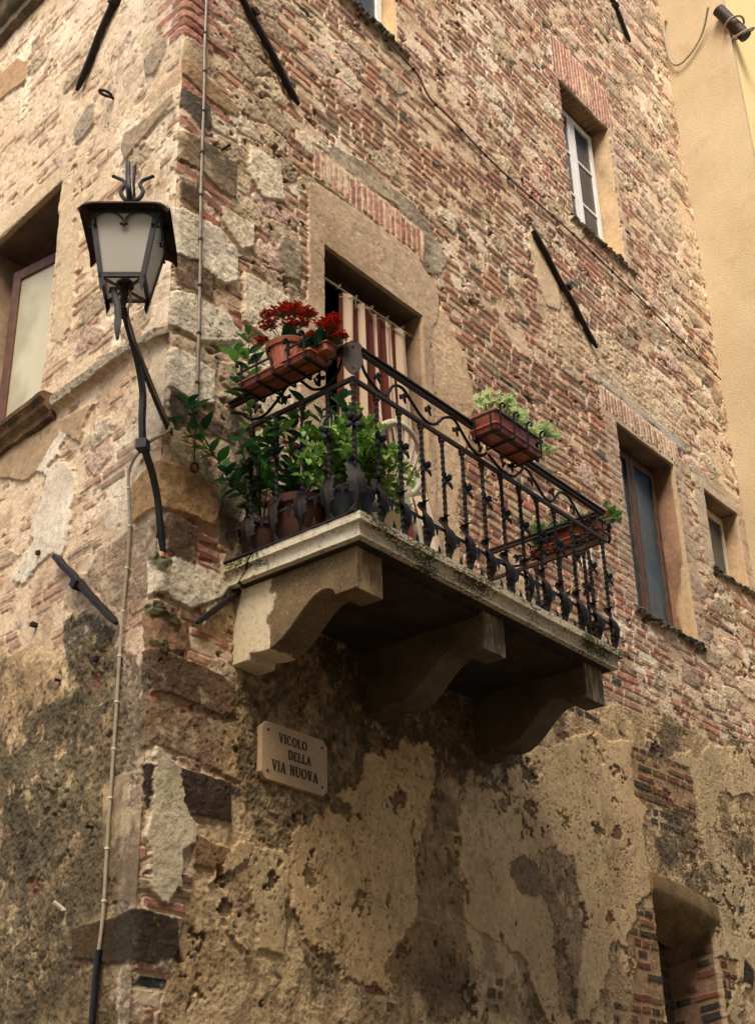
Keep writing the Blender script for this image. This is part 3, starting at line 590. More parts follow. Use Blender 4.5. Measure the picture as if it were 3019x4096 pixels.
def np_mesh(name,V,Fq,Cv,material,parent,smooth=True):
    me=bpy.data.meshes.new(name);me.vertices.add(len(V));me.vertices.foreach_set('co',V.astype(np.float32).ravel())
    nf=len(Fq);me.loops.add(nf*4);me.loops.foreach_set('vertex_index',Fq.astype(np.int32).ravel())
    me.polygons.add(nf);me.polygons.foreach_set('loop_start',np.arange(0,nf*4,4,dtype=np.int32));me.polygons.foreach_set('loop_total',np.full(nf,4,np.int32))
    me.update(calc_edges=True)
    if smooth: me.polygons.foreach_set('use_smooth',np.ones(nf,bool))
    at=me.attributes.new('Col','FLOAT_COLOR','POINT');at.data.foreach_set('color',np.concatenate([Cv,np.ones((len(V),1))],1).astype(np.float32).ravel())
    me.materials.append(material);o=bpy.data.objects.new(name,me);COL.objects.link(o);o.parent=parent;return o
HOUSE=empty('old_house',(0,0,0),'weathered corner house of patched brick, rubble and peeling plaster that carries the stone balcony','house')
# far, unseen reaches of the wall, set back behind the fine part
SC=axis([-9,-4.4,-2.95,-2.3,-1.315,0,1.278,2.19,2.327,4.77,5.09,5.70,6.113,6.69,7.40,7.56],[.2]*15);ZC=axis([-4.75,-2.75,-.96,0,1.27,2.18,2.593,3.0,3.135,5.03,5.12,6.62,6.74,10.8,12.5],[.2]*14)
sg,zg=np.meshgrid(SC,ZC);pc=wall_pos(sg.ravel(),zg.ravel(),np.zeros(sg.size));u2,v2,_=project(pc)
inn=(((u2>-1.55)&(u2<1.18)&(abs(v2)<1.10)).reshape(sg.shape))&(sg>-4.41)&(zg<10.81)&(zg>-2.76);ca=inn[:-1,:-1]&inn[1:,1:]&inn[:-1,1:]&inn[1:,:-1]
c1=(SC[:-1]+SC[1:])/2;c2=(ZC[:-1]+ZC[1:])/2;ho=np.zeros_like(ca)
for (_,a,b,c,d,_,_,_,_) in OPEN: ho|=((c1>a)&(c1<b))[None,:]&((c2>(c if c>-2.7 else -5))&(c2<d))[:,None]
kk=~ca&~ho;ix=np.arange(sg.size).reshape(sg.shape);i_,j_=np.nonzero(kk)
Fc=np.stack([ix[i_,j_],ix[i_,j_+1],ix[i_+1,j_+1],ix[i_+1,j_]],1)
hc_,cc_=fields(sg.ravel().astype(np.float32),zg.ravel().astype(np.float32))
Vc=wall_pos(sg.ravel(),zg.ravel(),np.full(sg.size,-.03))
# reveals of the openings
RV=[];RF=[];RC=[];nv=0
def reveal(o_):
    global nv
    name,a,b,c,d,dep,inner,col,hcol=o_
    ia_,ib_,ic_,id_=inner or (a,b,c,d)
    js0,js1=np.argmin(abs(SX-a)),np.argmin(abs(SX-b));iz0,iz1=np.argmin(abs(ZX-c)),np.argmin(abs(ZX-d))
    sides=[([(j,iz1) for j in range(js0,js1+1)],'h'),([(j,iz0) for j in range(js1,js0-1,-1)],'b'),
           ([(js0,i) for i in range(iz0,iz1+1)],'l'),([(js1,i) for i in range(iz1,iz0-1,-1)],'r')]
    K=26
    for pts,kind in sides:
        g=np.array(pts);s_=SX[g[:,0]];z_=ZX[g[:,1]];f=remap[idx[g[:,1],g[:,0]]]
        h0=np.where(f>=0,H_[np.maximum(f,0)],0)
        fs=(s_-a)/(b-a);fz=(z_-c)/(d-c);si=ia_+fs*(ib_-ia_);zi=ic_+fz*(id_-ic_)
        # keep the full depth but drop points far outside the frame
        rows=[];cols=[]
        for q in range(K+1):
            t=q/K;hh=h0*(1-min(1,t*6))-dep*t
            along=np.where(kind in'hb',s_,z_);nz=.006*fbm(along*14,np.full(len(s_),t*dep*14+3),97,4)*min(1,t*8)*(1-t)
            if name=='niche': nz=nz*4
            sq=s_+(si-s_)*t;zq=z_+(zi-z_)*t
            if kind=='h':zq=zq-nz
            if kind=='b':zq=zq+nz
            if kind=='l':sq=sq+nz
            if kind=='r':sq=sq-nz
            k_=1/math.hypot(1,AL)
            if a<0: V=np.stack([-sq*AL*k_-k_*hh,-sq*k_+AL*k_*hh,zq],1)
            else: V=np.stack([sq,-hh,zq],1)
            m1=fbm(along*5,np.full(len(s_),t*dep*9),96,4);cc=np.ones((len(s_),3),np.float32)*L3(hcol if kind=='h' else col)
            cc=cc*(1+1.0*m1)[:,None]
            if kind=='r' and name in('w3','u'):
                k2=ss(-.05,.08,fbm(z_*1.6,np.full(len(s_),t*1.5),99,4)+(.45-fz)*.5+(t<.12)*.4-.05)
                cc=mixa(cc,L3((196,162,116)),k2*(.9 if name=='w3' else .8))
            if name=='niche' and kind=='r':
                e9,y1,y2,y3,_,_=bricks(5.7-np.full(len(s_),t*.47,dtype=np.float32),z_.astype(np.float32),137,ch=.078,L=.25,wob=.01,jw=.010)
                bk=ss(0,.008,e9)*(y1<.72)*ss(-1.22,-1.36,z_+.1*m1);cc=mixa(cc*1.25,pal(y2,[(96,56,42),(66,56,46),(112,64,46),(54,52,48),(84,66,48)]),bk);V[:,0]-=.010*bk*min(1,t*5)*(t<.97)
                cc=cc*(.55+.45*ss(-2.6,-1.3,z_))[:,None]**0
            if name=='niche' and kind=='l': cc=cc*.8  # left side of the niche darkened along with its painted shade
            if kind=='h' and name=='u':
                cc=mixa(cc,L3((150,116,80)),(np.abs((s_*12)%1-.5)>.42).astype(np.float32))
            if t<.08: cc=mixa(cc,L3((200,170,126)),np.full(len(s_),.6))
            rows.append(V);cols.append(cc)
        V=np.concatenate(rows);Cc=np.concatenate(cols);n=len(s_)
        I=np.arange(len(V)).reshape(K+1,n);Fr=np.stack([I[:-1,:-1].ravel(),I[:-1,1:].ravel(),I[1:,1:].ravel(),I[1:,:-1].ravel()],1)
        RV.append(V);RC.append(Cc);RF.append(Fr+nv);nv+=len(V)
for o_ in OPEN: reveal(o_)
# niche back, its recess shade painted in as dark colours
k1,k2=60,120
sn,zn=np.meshgrid(np.linspace(4.77,5.54,k1),np.linspace(-2.75,-1.10,k2));sn=sn.ravel();zn=zn.ravel()
e3,x1,x2,x3,_,_=bricks(sn,zn,133,ch=.075,L=.26,wob=.01,jw=.01);bi=ss(0,.008,e3)*(x1<.75)*ss(-1.25,-1.4,zn)
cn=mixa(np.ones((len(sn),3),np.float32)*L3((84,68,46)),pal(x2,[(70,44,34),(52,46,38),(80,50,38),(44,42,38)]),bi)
I=np.arange(k1*k2).reshape(k2,k1)
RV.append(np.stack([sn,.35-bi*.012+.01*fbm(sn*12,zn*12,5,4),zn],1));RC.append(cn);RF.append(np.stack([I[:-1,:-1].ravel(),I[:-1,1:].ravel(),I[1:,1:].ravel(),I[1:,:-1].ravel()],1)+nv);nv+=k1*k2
V=np.concatenate([PW,Vc]+RV);Fa=np.concatenate([F,Fc+len(PW)]+[f+len(PW)+len(Vc) for f in RF]);Ca=np.concatenate([C_,cc_]+RC)
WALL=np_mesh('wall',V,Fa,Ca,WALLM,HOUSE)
OPP_TOP=15.5
# ------------------------------------------------------------------ ground and neighbour
GROUND=mat('street_stone',(96,86,72),(120,108,90),1.2,.9,0,.5,14)
g=MB();g.grid([[(x,y,-4.72) for x in (-60,60)][::-1] for y in (-60,60)]);o=g.build('street',GROUND);tag(o,kind='structure')
STUC=mat('beige_stucco',(186,164,130),(200,180,146),1.1,.9,0,.9,60,c3=(176,146,108),s3=3.2,lo3=.56,hi3=.82,dist=.008,mo=.5)
STUY=mat('lit_yellow_stucco',(240,210,146),(244,218,158),1.3,.9,0,.8,60,dist=.008)  # yellower paint, also brightened to stand for the lit face
YB=empty('neighbour_house',(7.547,-.765,-4.72),'smooth beige and yellow rendered house that closes off the lane on the right','house')
m=MB();m.box2((7.547,-.80,-4.72),(7.60,.3,15));m.build('side_wall',STUC,YB)
m=MB();m.box2((7.602,-.803,-4.72),(14,-.767,15));m.build('front_wall',STUY,YB)
m=MB();m.box2((7.545,-.80,15.003),(14,.3,15.2));m.build('roof',STUC,YB)
OPP=empty('added_shade_house',(-4,-9.5,-4.72),'unseen tall house added behind the camera to shade the lower wall','house')  # unseen blocker, added to darken the foot of the wall
m=MB();m.box2((-26,-12.5,-4.72),(6.5,-9.0,OPP_TOP));m.build('wall',STUC,OPP)
m=MB();m.box2((-26.2,-12.7,OPP_TOP+.002),(6.7,-8.7,OPP_TOP+.3));m.build('roof',TERD,OPP)
# ------------------------------------------------------------------ windows
def room(a,b,c,d,y,dep=1.4,parent=None,name='dark_interior'):
    m=MB();x0,x1=a-.25,b+.25;z0,z1=c-.1,d+.12
    m.add([(x0,y,z0),(x1,y,z0),(x1,y,z1),(x0,y,z1),(x0,y+dep,z0),(x1,y+dep,z0),(x1,y+dep,z1),(x0,y+dep,z1)],
      [(4,5,6,7),(0,1,5,4),(3,7,6,2),(0,4,7,3),(1,2,6,5)]);
    # return wall round the opening
    for p,q in (((x0,y,z0),(a,y+.002,z1)),((b,y,z0),(x1,y+.002,z1)),((a,y,z0),(b,y+.002,c)),((a,y,d),(b,y+.002,z1))): m.box2(p,q)
    return m.build(name,ROOMM,parent or HOUSE)
def frame(m,a,b,c,d,y0,y1,w_):
    m.box2((a,y0,c),(a+w_,y1,d));m.box2((b-w_,y0,c),(b,y1,d));m.box2((a+w_,y0+.001,c),(b-w_,y1-.001,c+w_));m.box2((a+w_,y0+.001,d-w_),(b-w_,y1-.001,d))
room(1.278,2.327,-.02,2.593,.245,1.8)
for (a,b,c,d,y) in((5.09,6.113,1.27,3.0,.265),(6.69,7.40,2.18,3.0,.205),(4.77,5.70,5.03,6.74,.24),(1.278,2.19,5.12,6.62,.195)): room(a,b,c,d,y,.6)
# brown wooden window beside the balcony
W3=MB();frame(W3,5.10,6.10,1.28,2.99,.20,.26,.055);wo=W3.build('window',DARKW,HOUSE,bevel=.004)
wo['label']='tall brown wooden window with bluish glass'
for a_,b_ in((5.15,5.597),(5.603,6.055)):
    m=MB();frame(m,a_,b_,1.33,2.94,.17,.215,.065);m.build('sash',DARKW,wo,bevel=.006)
    m=MB();m.box2((a_+.06,.195,1.39),(b_-.06,.2,2.88));m.build('pane',GLASSB,wo)
# small cream window
m=MB();frame(m,6.695,7.395,2.19,2.99,.15,.20,.05);w4=m.build('window',CREAMW,HOUSE,bevel=.004);w4['label']='small cream window near the neighbouring house'
m=MB();frame(m,6.75,7.34,2.245,2.935,.13,.165,.05);m.build('sash',CREAMW,w4,bevel=.004)
m=MB();m.box2((6.795,.148,2.29),(7.295,.153,2.89));m.build('pane',GLASSD,w4)
# white casement, three lights high
m=MB();frame(m,4.775,5.695,5.04,6.73,.19,.234,.05);wu=m.build('window',WHITEW,HOUSE,bevel=.004);wu['label']='white casement window with glazing bars high on the wall'
for a,b in((4.83,5.235),(5.242,5.64)):
    m=MB();frame(m,a,b,5.09,6.68,.165,.205,.06)
    for k in(1,2): zz=5.09+1.59*k/3;m.box2((a+.06,.17,zz-.013),(b-.06,.195,zz+.013))
    m.build('sash',WHITEW,wu,bevel=.003)
    m=MB();m.box2((a+.06,.182,5.145),(b-.06,.186,6.625));m.build('pane',GLASSD,wu)
m=MB();frame(m,1.30,2.18,5.13,6.61,.13,.19,.05)
wt=m.build('window',WHITEW,HOUSE,bevel=.004);wt['label']='white framed window cut by the top edge'
for a,b in((1.355,1.735),(1.745,2.13)):
    m=MB();frame(m,a,b,5.18,6.56,.105,.145,.055);m.box2((a+.055,.11,5.62),(b-.055,.135,5.646));m.build('sash',WHITEW,wt,bevel=.003)
    m=MB();m.box2((a+.055,.122,5.235),(b-.055,.126,6.505));m.build('pane',GLASSD,wt)
# left face window : frame, a sash turned inwards, pale curtain behind
k_=1/math.hypot(1,AL)
def LW(t,dep,z): return Vector((t*AL*k_+dep*k_,t*k_-dep*AL*k_,z))   # t along the left face, dep into the house
def lbox(m,t0,t1,d0,d1,z0,z1):
    vs=[LW(t,d_,z) for t in(t0,t1) for d_ in(d0,d1) for z in(z0,z1)]
    m.add(vs,[(0,1,3,2),(4,6,7,5),(0,4,5,1),(2,3,7,6),(0,2,6,4),(1,5,7,3)])
LWin=MB()
for (a,b,c,d) in((1.315,1.37,1.27,3.13),(2.24,2.30,1.27,3.13),(1.37,2.24,3.07,3.13),(1.37,2.24,1.27,1.33)): lbox(LWin,a,b,.34,.40,c,d)
lw=LWin.build('window',DARKW,HOUSE,bevel=.004);lw['label']='brown window of the left face, its sash turned inwards before a pale curtain'
# sash hinged at the far jamb
hin=LW(2.14,.17,0);nea=LW(1.33,.355,0);ax=(nea-hin).normalized();nx_=Vector((ax.y,-ax.x,0));Ls=(nea-hin).length
def sbox(m,u0,u1,d0,d1,z0,z1):
    vs=[hin+ax*u+nx_*d_+Vector((0,0,z)) for u in(u0,u1) for d_ in(d0,d1) for z in(z0,z1)]
    m.add(vs,[(0,1,3,2),(4,6,7,5),(0,4,5,1),(2,3,7,6),(0,2,6,4),(1,5,7,3)])
m=MB();zt=2.93
for (a,b,c,d) in((-.02,.055,1.3,zt),(Ls-.075,Ls,1.3,zt),(.055,Ls-.075,zt-.085,zt),(.055,Ls-.075,1.3,1.39)): sbox(m,a,b,-.02,.02,c,d)
sa=m.build('sash',BROWNW,lw,bevel=.006)
CURT=mat('pale_curtain_cloth',(196,186,156),(206,198,170),3,.9,0,.1,200)
def leftpane():
    m=bpy.data.materials.new('pale_window_pane');N,L,B=nodes(m);tc=N.new('ShaderNodeTexCoord')
    wv=N.new('ShaderNodeTexWave');wv.inputs['Scale'].default_value=5;wv.inputs['Distortion'].default_value=3;L.new(tc.outputs['Object'],wv.inputs['Vector'])
    r=ramp(N,L,wv.outputs['Fac'],[(0,lin((160,150,122))),(1,lin((190,180,150)))]);L.new(r.outputs[0],B.inputs['Base Color']);B.inputs['Roughness'].default_value=.25;return m
m=MB();sbox(m,.05,Ls-.07,-.003,.003,1.38,zt-.08);m.build('pane',leftpane(),sa)
m=MB();P_=[]
for i in range(60):
    u=i/59*Ls*.95;P_.append([hin+ax*u+nx_*(-.10+.018*math.sin(i*.9)+.01*math.sin(i*2.3))+Vector((0,0,z)) for z in(1.25,2.0,2.78)])
m.sheet(P_,.002);m.build('curtain',CURT,lw,smooth=True)
m=MB()
for (t0,t1,d0,d1,z0,z1) in((1.2,2.4,1.2,1.22,1.1,3.3),(1.05,1.3,.41,1.2,1.1,3.3),(2.32,2.4,.41,1.2,1.1,3.3),(1.05,2.4,.41,1.2,3.15,3.3),(1.05,2.4,.41,1.2,1.1,1.25)): lbox(m,t0,t1,d0,d1,z0,z1)
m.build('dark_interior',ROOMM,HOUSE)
# mouldings of the left face
MOULD=mat('brown_stone_moulding',(92,80,64),(124,106,82),7,.9,0,.8,40,c3=(84,72,52),s3=6,lo3=.45,hi3=.65,dist=.006,mo=.5)
SILLS=mat('brown_sill_stone',(96,74,52),(136,104,70),5,.9,0,.9,30,c3=(74,60,44),s3=8,lo3=.45,hi3=.65,dist=.008,mo=.5)
def moulding(name,prof,t0,t1,mt,n=40,amp=.004):
    m=MB();rs=[]
    for i in range(n+1):
        t=t0+(t1-t0)*i/n
        rs.append([LW(t,-p-amp*math.sin(i*1.7+p*60)*random.random(),z+amp*math.sin(i*1.3)) for p,z in prof])
    m.rings(rs);return m.build(name,mt,HOUSE,smooth=True)
random.seed(3)
moulding('window_sill',[(-.03,1.345),(.10,1.345),(.125,1.325),(.12,1.30),(.09,1.285),(.085,1.25),(.05,1.225),(.045,1.19),(-.03,1.185)],1.10,2.9,SILLS)
moulding('cornice',[(-.03,5.68),(.13,5.68),(.14,5.60),(.12,5.57),(.12,5.50),(.085,5.44),(.06,5.42),(.06,5.34),(.03,5.31),(-.03,5.30)],1.35,3.2,MOULD)
# lintel block over the niche
m=MB();rs=[]
for i in range(17):
    f=i/16;x=4.74+1.0*f;drop=-.10*f*f
    rs.append([(x,y,z+drop+.006*math.sin(i*2.1)) for y,z in((.30,-.93),(-.010,-.885),(-.028,-.90),(-.034,-1.0),(-.02,-1.04),(.10,-1.12),(.30,-1.22))])
m.rings(rs);m.build('niche_lintel',mat('niche_stone',(118,96,62),(146,120,80),5,.9,0,.8,40,c3=(84,70,48),s3=7,lo3=.5,hi3=.7,dist=.006,mo=.5),HOUSE,smooth=True)
# ------------------------------------------------------------------ balcony
TRAV=mat('travertine_slab',(214,200,168),(196,180,146),6,.8,0,.6,50,c3=(132,118,90),s3=22,lo3=.60,hi3=.72,dist=.004)
def slabmat():
    m=mat('mossy_travertine',(226,214,188),(206,192,162),4,.85,0,.7,60,c3=(110,98,74),s3=24,lo3=.55,hi3=.7,dist=.004,mo=.68)
    N,L=m.node_tree.nodes,m.node_tree.links;B=N['Principled BSDF'];src=B.inputs['Base Color'].links[0].from_socket
    tc=N.new('ShaderNodeTexCoord');mp=N.new('ShaderNodeMapping');mp.inputs['Scale'].default_value=(1,1,2.2);L.new(tc.outputs['Object'],mp.inputs[0])
    n1=noise(N,L,2.3,3,.5,mp.outputs[0]);n2=noise(N,L,42,8,.75,mp.outputs[0]);sx=N.new('ShaderNodeSeparateXYZ');L.new(tc.outputs['Object'],sx.inputs[0])
    # growth gathers along the long front edge
    mr=N.new('ShaderNodeMapRange');L.new(sx.outputs['Y'],mr.inputs[0]);mr.inputs[1].default_value=-.75;mr.inputs[2].default_value=-.93;mr.inputs[3].default_value=0;mr.inputs[4].default_value=.075
    a=N.new('ShaderNodeMath');a.operation='MULTIPLY_ADD';L.new(n1.outputs['Fac'],a.inputs[0]);a.inputs[1].default_value=.9;L.new(n2.outputs['Fac'],a.inputs[2])
    b=N.new('ShaderNodeMath');L.new(a.outputs[0],b.inputs[0]);L.new(mr.outputs[0],b.inputs[1])
    r=ramp(N,L,b.outputs[0],[(.0,(0,0,0)),(1,(1,1,1))]);r.color_ramp.elements[0].position=.0
    m2=N.new('ShaderNodeMapRange');L.new(b.outputs[0],m2.inputs[0]);m2.inputs[1].default_value=1.01;m2.inputs[2].default_value=1.07
    N.remove(r)
    g=ramp(N,L,n2.outputs['Fac'],[(.4,lin((34,34,24))),(.65,lin((96,98,48)))])
    c=mixc(N,L,m2.outputs[0],src,g.outputs[0]);L.new(c,B.inputs['Base Color']);return m
SLAB=slabmat()
BRK=mat('weathered_bracket_stone',(98,80,56),(132,110,80),4,.9,0,.7,60,c3=(186,156,116),s3=60,lo3=.60,hi3=.70,dist=.004,mo=.5)
BRKD=mat('dark_bracket_stone',(76,66,52),(108,94,74),4,.92,0,.7,60,c3=(118,98,70),s3=70,lo3=.62,hi3=.70,dist=.004,mo=.5)
UNDER=mat('dark_slab_underside',(46,40,34),(68,58,46),6,.95,0,.8,40,c3=(104,88,66),s3=14,lo3=.64,hi3=.72,dist=.006,mo=.5)  # underside coloured much darker than the slab edge
BAL=empty('balcony',(.463,0,0),'cream travertine balcony slab with mossy edge on three scrolled stone brackets','balcony')
def ring_pts(off,z):     # perimeter of the slab, off inwards
    return [(.463+off,.02,z),(.463+off,-.934+off,z),(2.972-off,-.934+off,z),(2.972-off,.02,z)]
m=MB();prof=[(.0,0),(.0,-.044),(.022,-.046),(.028,-.058),(.026,-.116),(.10,-.122)]
def dens(pts,n=60):
    out=[]
    for i in range(3):
        a,b=Vector(pts[i]),Vector(pts[i+1]);k=n if i==1 else n//3
        out+=[a+(b-a)*j/k for j in range(k)]
    return out+[Vector(pts[3])]
rs=[dens(ring_pts(o,z)) for o,z in [(.30,.0)]+prof]
random.seed(5)
for r_ in rs:
    for p in r_: p+=Vector((random.uniform(-1,1),random.uniform(-1,1),random.uniform(-1,1)))*.0012
cut=[next(i for i,p in enumerate(r_) if p.y<-.20+.9*(-.0 if k<1 else 0)-0) for k,r_ in enumerate(rs)]
ci_=cut[0];A_=[[p.copy() for p in r_[:ci_+1]] for r_ in rs];B2=[[p.copy() for p in r_[ci_:]] for r_ in rs]
for k in range(len(rs)):
    yc=-.215-(-rs[k][0].z)*-1.05+.008*math.sin(k*2.3)
    A_[k][-1].y=yc
    for p in A_[k]: p.y=max(p.y,yc+.007);p.z-=.007;p.x-=.004
    B2[k][0].y=yc
    for p in B2[k]: p.y=min(p.y,yc-.005)
m.rings(A_,closed=False);m.build('slab_edge',SLAB,BAL,smooth=True);m=MB();m.rings(B2,closed=False);m.build('slab_edge',SLAB,BAL,smooth=True)
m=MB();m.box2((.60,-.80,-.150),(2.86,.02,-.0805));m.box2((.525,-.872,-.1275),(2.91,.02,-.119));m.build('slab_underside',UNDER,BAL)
m=MB();m.box2((.55,-.86,-.11),(2.89,.02,-.004));m.build('slab_floor',TRAV,BAL)
m=MB()   # the crack and the loose corner block
for (x,y,z) in []: pass
def bracket(x0,x1,mt,deep=.832):
    # profile in (y,z): nose block, quirk, ogee belly, foot
    out=[(.03,-.12),(-deep,-.12),(-deep,-.350),(-.698,-.350),(-.686,-.326),(-.668,-.310),(-.645,-.302),(-.607,-.299),(-.578,-.306),(-.548,-.319),(-.497,-.354),(-.446,-.399),(-.394,-.445),(-.343,-.482),(-.291,-.506),(-.248,-.515),(-.20,-.513),(-.150,-.505),(-.122,-.496),(-.112,-.534),(.03,-.536)]
    m=MB();rs=[]
    for x in(x0,x0+.012,x1-.012,x1):
        e=.004 if x in(x0,x1) else 0
        rs.append([Vector((x,y+(e if y<-.1 else 0),z+(e if z<-.2 else 0))) for y,z in out])
    n=len(out)
    m.rings(rs);return m.build('bracket',mt,BAL,smooth=False,bevel=.003)
b1=bracket(.554,.757,BRK);b1['label']='near bracket, half pale half stained brown';bracket(1.623,1.826,BRKD);bracket(2.675,2.876,BRKD)
def two_tone(m):
    N,L=m.node_tree.nodes,m.node_tree.links;B=N['Principled BSDF'];src=B.inputs['Base Color'].links[0].from_socket
    tc=N.new('ShaderNodeTexCoord');sp=N.new('ShaderNodeSeparateXYZ');L.new(tc.outputs['Object'],sp.inputs[0])
    n=noise(N,L,7,6,.6);a=N.new('ShaderNodeMath');a.operation='MULTIPLY_ADD';L.new(n.outputs['Fac'],a.inputs[0]);a.inputs[1].default_value=.22;L.new(sp.outputs['Y'],a.inputs[2])
    mr=N.new('ShaderNodeMapRange');L.new(a.outputs[0],mr.inputs[0]);mr.inputs[1].default_value=-.165;mr.inputs[2].default_value=-.150
    n2=noise(N,L,38,6,.7);r=ramp(N,L,n2.outputs['Fac'],[(.30,lin((120,100,74))),(.42,lin((206,188,154))),(.7,lin((220,204,172)))])
    c=mixc(N,L,mr.outputs[0],src,r.outputs[0]);L.new(c,B.inputs['Base Color'])
two_tone(BRK)
def pale_nose(m):
    N,L=m.node_tree.nodes,m.node_tree.links;B=N['Principled BSDF'];src=B.inputs['Base Color'].links[0].from_socket
    tc=N.new('ShaderNodeTexCoord');mp=N.new('ShaderNodeMapping');mp.inputs['Scale'].default_value=(6,3,1.5);L.new(tc.outputs['Object'],mp.inputs[0]);n=noise(N,L,1.6,7,.65,mp.outputs[0])
    sp=N.new('ShaderNodeSeparateXYZ');L.new(tc.outputs['Object'],sp.inputs[0]);mr=N.new('ShaderNodeMapRange');L.new(sp.outputs['Y'],mr.inputs[0]);mr.inputs[1].default_value=-.822;mr.inputs[2].default_value=-.829
    r=ramp(N,L,n.outputs['Fac'],[(.50,(0,0,0)),(.56,(1,1,1))]);k=N.new('ShaderNodeMath');k.operation='MULTIPLY';L.new(r.outputs[0],k.inputs[0]);L.new(mr.outputs[0],k.inputs[1])
    c=mixc(N,L,k.outputs[0],src,lin((168,142,106)));L.new(c,B.inputs['Base Color'])
pale_nose(BRK);pale_nose(BRKD)
# ------------------------------------------------------------------ railing
RAIL=empty('balcony_railing',(.476,-.89,0),'rusty black wrought iron railing with twisted bars and acanthus leaves around the balcony','railing')
XL,XR,YF=.478,2.985,-.89
path=lambda z,y0=.0:[(XL,y0,z),(XL,YF,z),(XR,YF,z),(XR,y0,z)]
def railbar(name,z,w_,h_,mt,off=0):
    m=MB();a=off
    m.box2((XL-w_/2+a,YF+w_/2,z-h_/2),(XL+w_/2+a,.03,z+h_/2));m.box2((XR-w_/2-a,YF+w_/2,z-h_/2),(XR+w_/2-a,.03,z+h_/2))
    m.box2((XL-w_/2+a,YF-w_/2,z-h_/2),(XR+w_/2-a,YF+w_/2,z+h_/2));return m.build(name,mt,RAIL,bevel=.002)
railbar('handrail',.992,.045,.012,RUST);railbar('handrail_lip',.971,.028,.016,RUST,.002)
railbar('middle_rail',.780,.020,.024,RUST);railbar('lower_rail',.185,.010,.016,RUST)
m=MB();m.box2((XL-.022,-.90,.002),(XL+.03,.0,.010));m.box2((XL-.022,YF-.024,.002),(XR+.02,YF+.03,.010));m.box2((XR-.03,-.85,.002),(XR+.02,.0,.010));m.build('base_plate',RUST,RAIL)
def baluster_parts():
    b=MB();b.bar([(0,0,.03+i*.74/60) for i in range(60)],.0175,.0175,twist=44)
    c=MB();c.lathe((0,0,0),[(.006,.715),(.012,.722),(.010,.728),(.017,.738),(.019,.744),(.015,.750),(.020,.757),(.021,.764),(.012,.768)],12)
    f=MB()
    for k in range(4):
        a=math.pi/2*k+math.pi/4;cx_,cz=math.cos(a),math.sin(a)
        P_=[]
        for i in range(6):
            t=i/5;w_=.0185*math.sin(math.pi*(t**.8)*.93+.12);r=.004+.056*t;y=-.014-.016*math.sin(t*2.6)-.004*t
            P_.append([Vector((cx_*r-cz*w_*s_,y+.006*abs(s_),.505+cz*r+cx_*w_*s_)) for s_ in(-1,-.5,0,.5,1)])
        f.sheet(P_,.002)
    f.lathe((0,-.022,.505),[(.001,.008),(.005,.006),(.007,0),(.005,-.006),(.001,-.008)],8,Matrix.Rotation(math.pi/2,3,'X'))
    # acanthus leaf: spreading foot, narrow waist, serrated body leaning out and a curled tip
    l=MB();P_=[];n=40
    for i in range(n+1):
        t=i/n;z=.004+.300*t-.022*ss1(.92,1,t)
        y=-.008-.034*math.sin(math.pi*min(1,t*1.15))+.020*ss1(.5,.8,t)-.052*ss1(.80,1,t)
        if t<.16: env=.036-.022*ss1(0,.15,t)
        else: env=.014+.022*ss1(.14,.34,t)-.010*ss1(.5,.8,t)-.022*ss1(.82,1,t)
        ph=(t*6.2)%1;lob=(.013*ph**1.5)*(1 if .2<t<.86 else 0)
        w_=max(.0015,env+lob);dx_=.010*math.sin(t*5.2)
        P_.append([Vector((s_*w_+dx_,y+.011*abs(s_)**1.6-.003*(abs(s_)<.1)+.0012*math.sin(abs(s_)*9),z+(.014*abs(s_) if .2<t<.9 else 0))) for s_ in(-1,-.75,-.5,-.25,0,.25,.5,.75,1)])
    l.sheet(P_,.0025)
    t_=MB();P_=[[Vector((s_*.016*math.sin(math.pi*(1-t)*.5+.05),-.014-.006*math.sin(t*3),.005+.065*t)) for s_ in(-1,0,1)] for t in[i/6 for i in range(7)]]
    P_=[[p+Vector((.094,0,0)) for p in r] for r in P_];t_.sheet(P_,.002);t2_=MB()
    P_=[[Vector((.094+s_*.018*(1-t)**.6,-.006,.190-.07*t)) for s_ in(-1,0,1)] for t in[i/6 for i in range(7)]];t2_.sheet(P_,.002)
    return b,c,f,l,t_,t2_
def ss1(a,b,x): t=max(0,min(1,(x-a)/(b-a)));return t*t*(3-2*t)
O0=(0,0,0)
bm_,cm_,fm_,lm_,tm_,tn_=baluster_parts()
proto=None
def place_baluster(x,y,rz,tongue=True,leaf=True,fl=True,seed=0):
    global proto
    if proto is None:
        b=bm_.build('baluster',IRON,None,smooth=True);kids=[cm_.build('collar',RUST,None,smooth=True),fm_.build('iron_flower',IRON,None,smooth=True),lm_.build('acanthus_leaf',LEAFI,None,smooth=True),tm_.build('leaf_tip',IRON,None,smooth=True),tn_.build('leaf_pendant',IRON,None,smooth=True)]
        proto=(b,kids);o=b;ks=kids
    else:
        o=proto[0].copy();COL.objects.link(o);ks=[]
        for k in proto[1]: c=k.copy();COL.objects.link(c);ks.append(c)
    for i,c in enumerate(ks): c.parent=o
    o.parent=RAIL;o.location=Vector((x,y,0))-Vector(RAIL.location);o.rotation_euler=(0,0,rz)
    random.seed(seed);ks[1].location=(0,0,random.uniform(-.02,.02))
    ks[2].rotation_euler=(0,0,random.uniform(-.15,.15));ks[2].scale=(random.uniform(.9,1.1),1,random.uniform(.94,1.06))
    if x<.481 and abs(y-YF)<.01: ks[2].scale=(1.12,.8,1.10)
    if not tongue:
        bpy.data.objects.remove(ks[3]);bpy.data.objects.remove(ks[4])
for k in range(14):
    place_baluster(.48+.1895*k,YF,0 if k else math.radians(-45),tongue=k<13,seed=k)
for k,y in enumerate((-.725,-.545,-.365,-.18)): place_baluster(XL,y,-math.pi/2,True,seed=20+k)
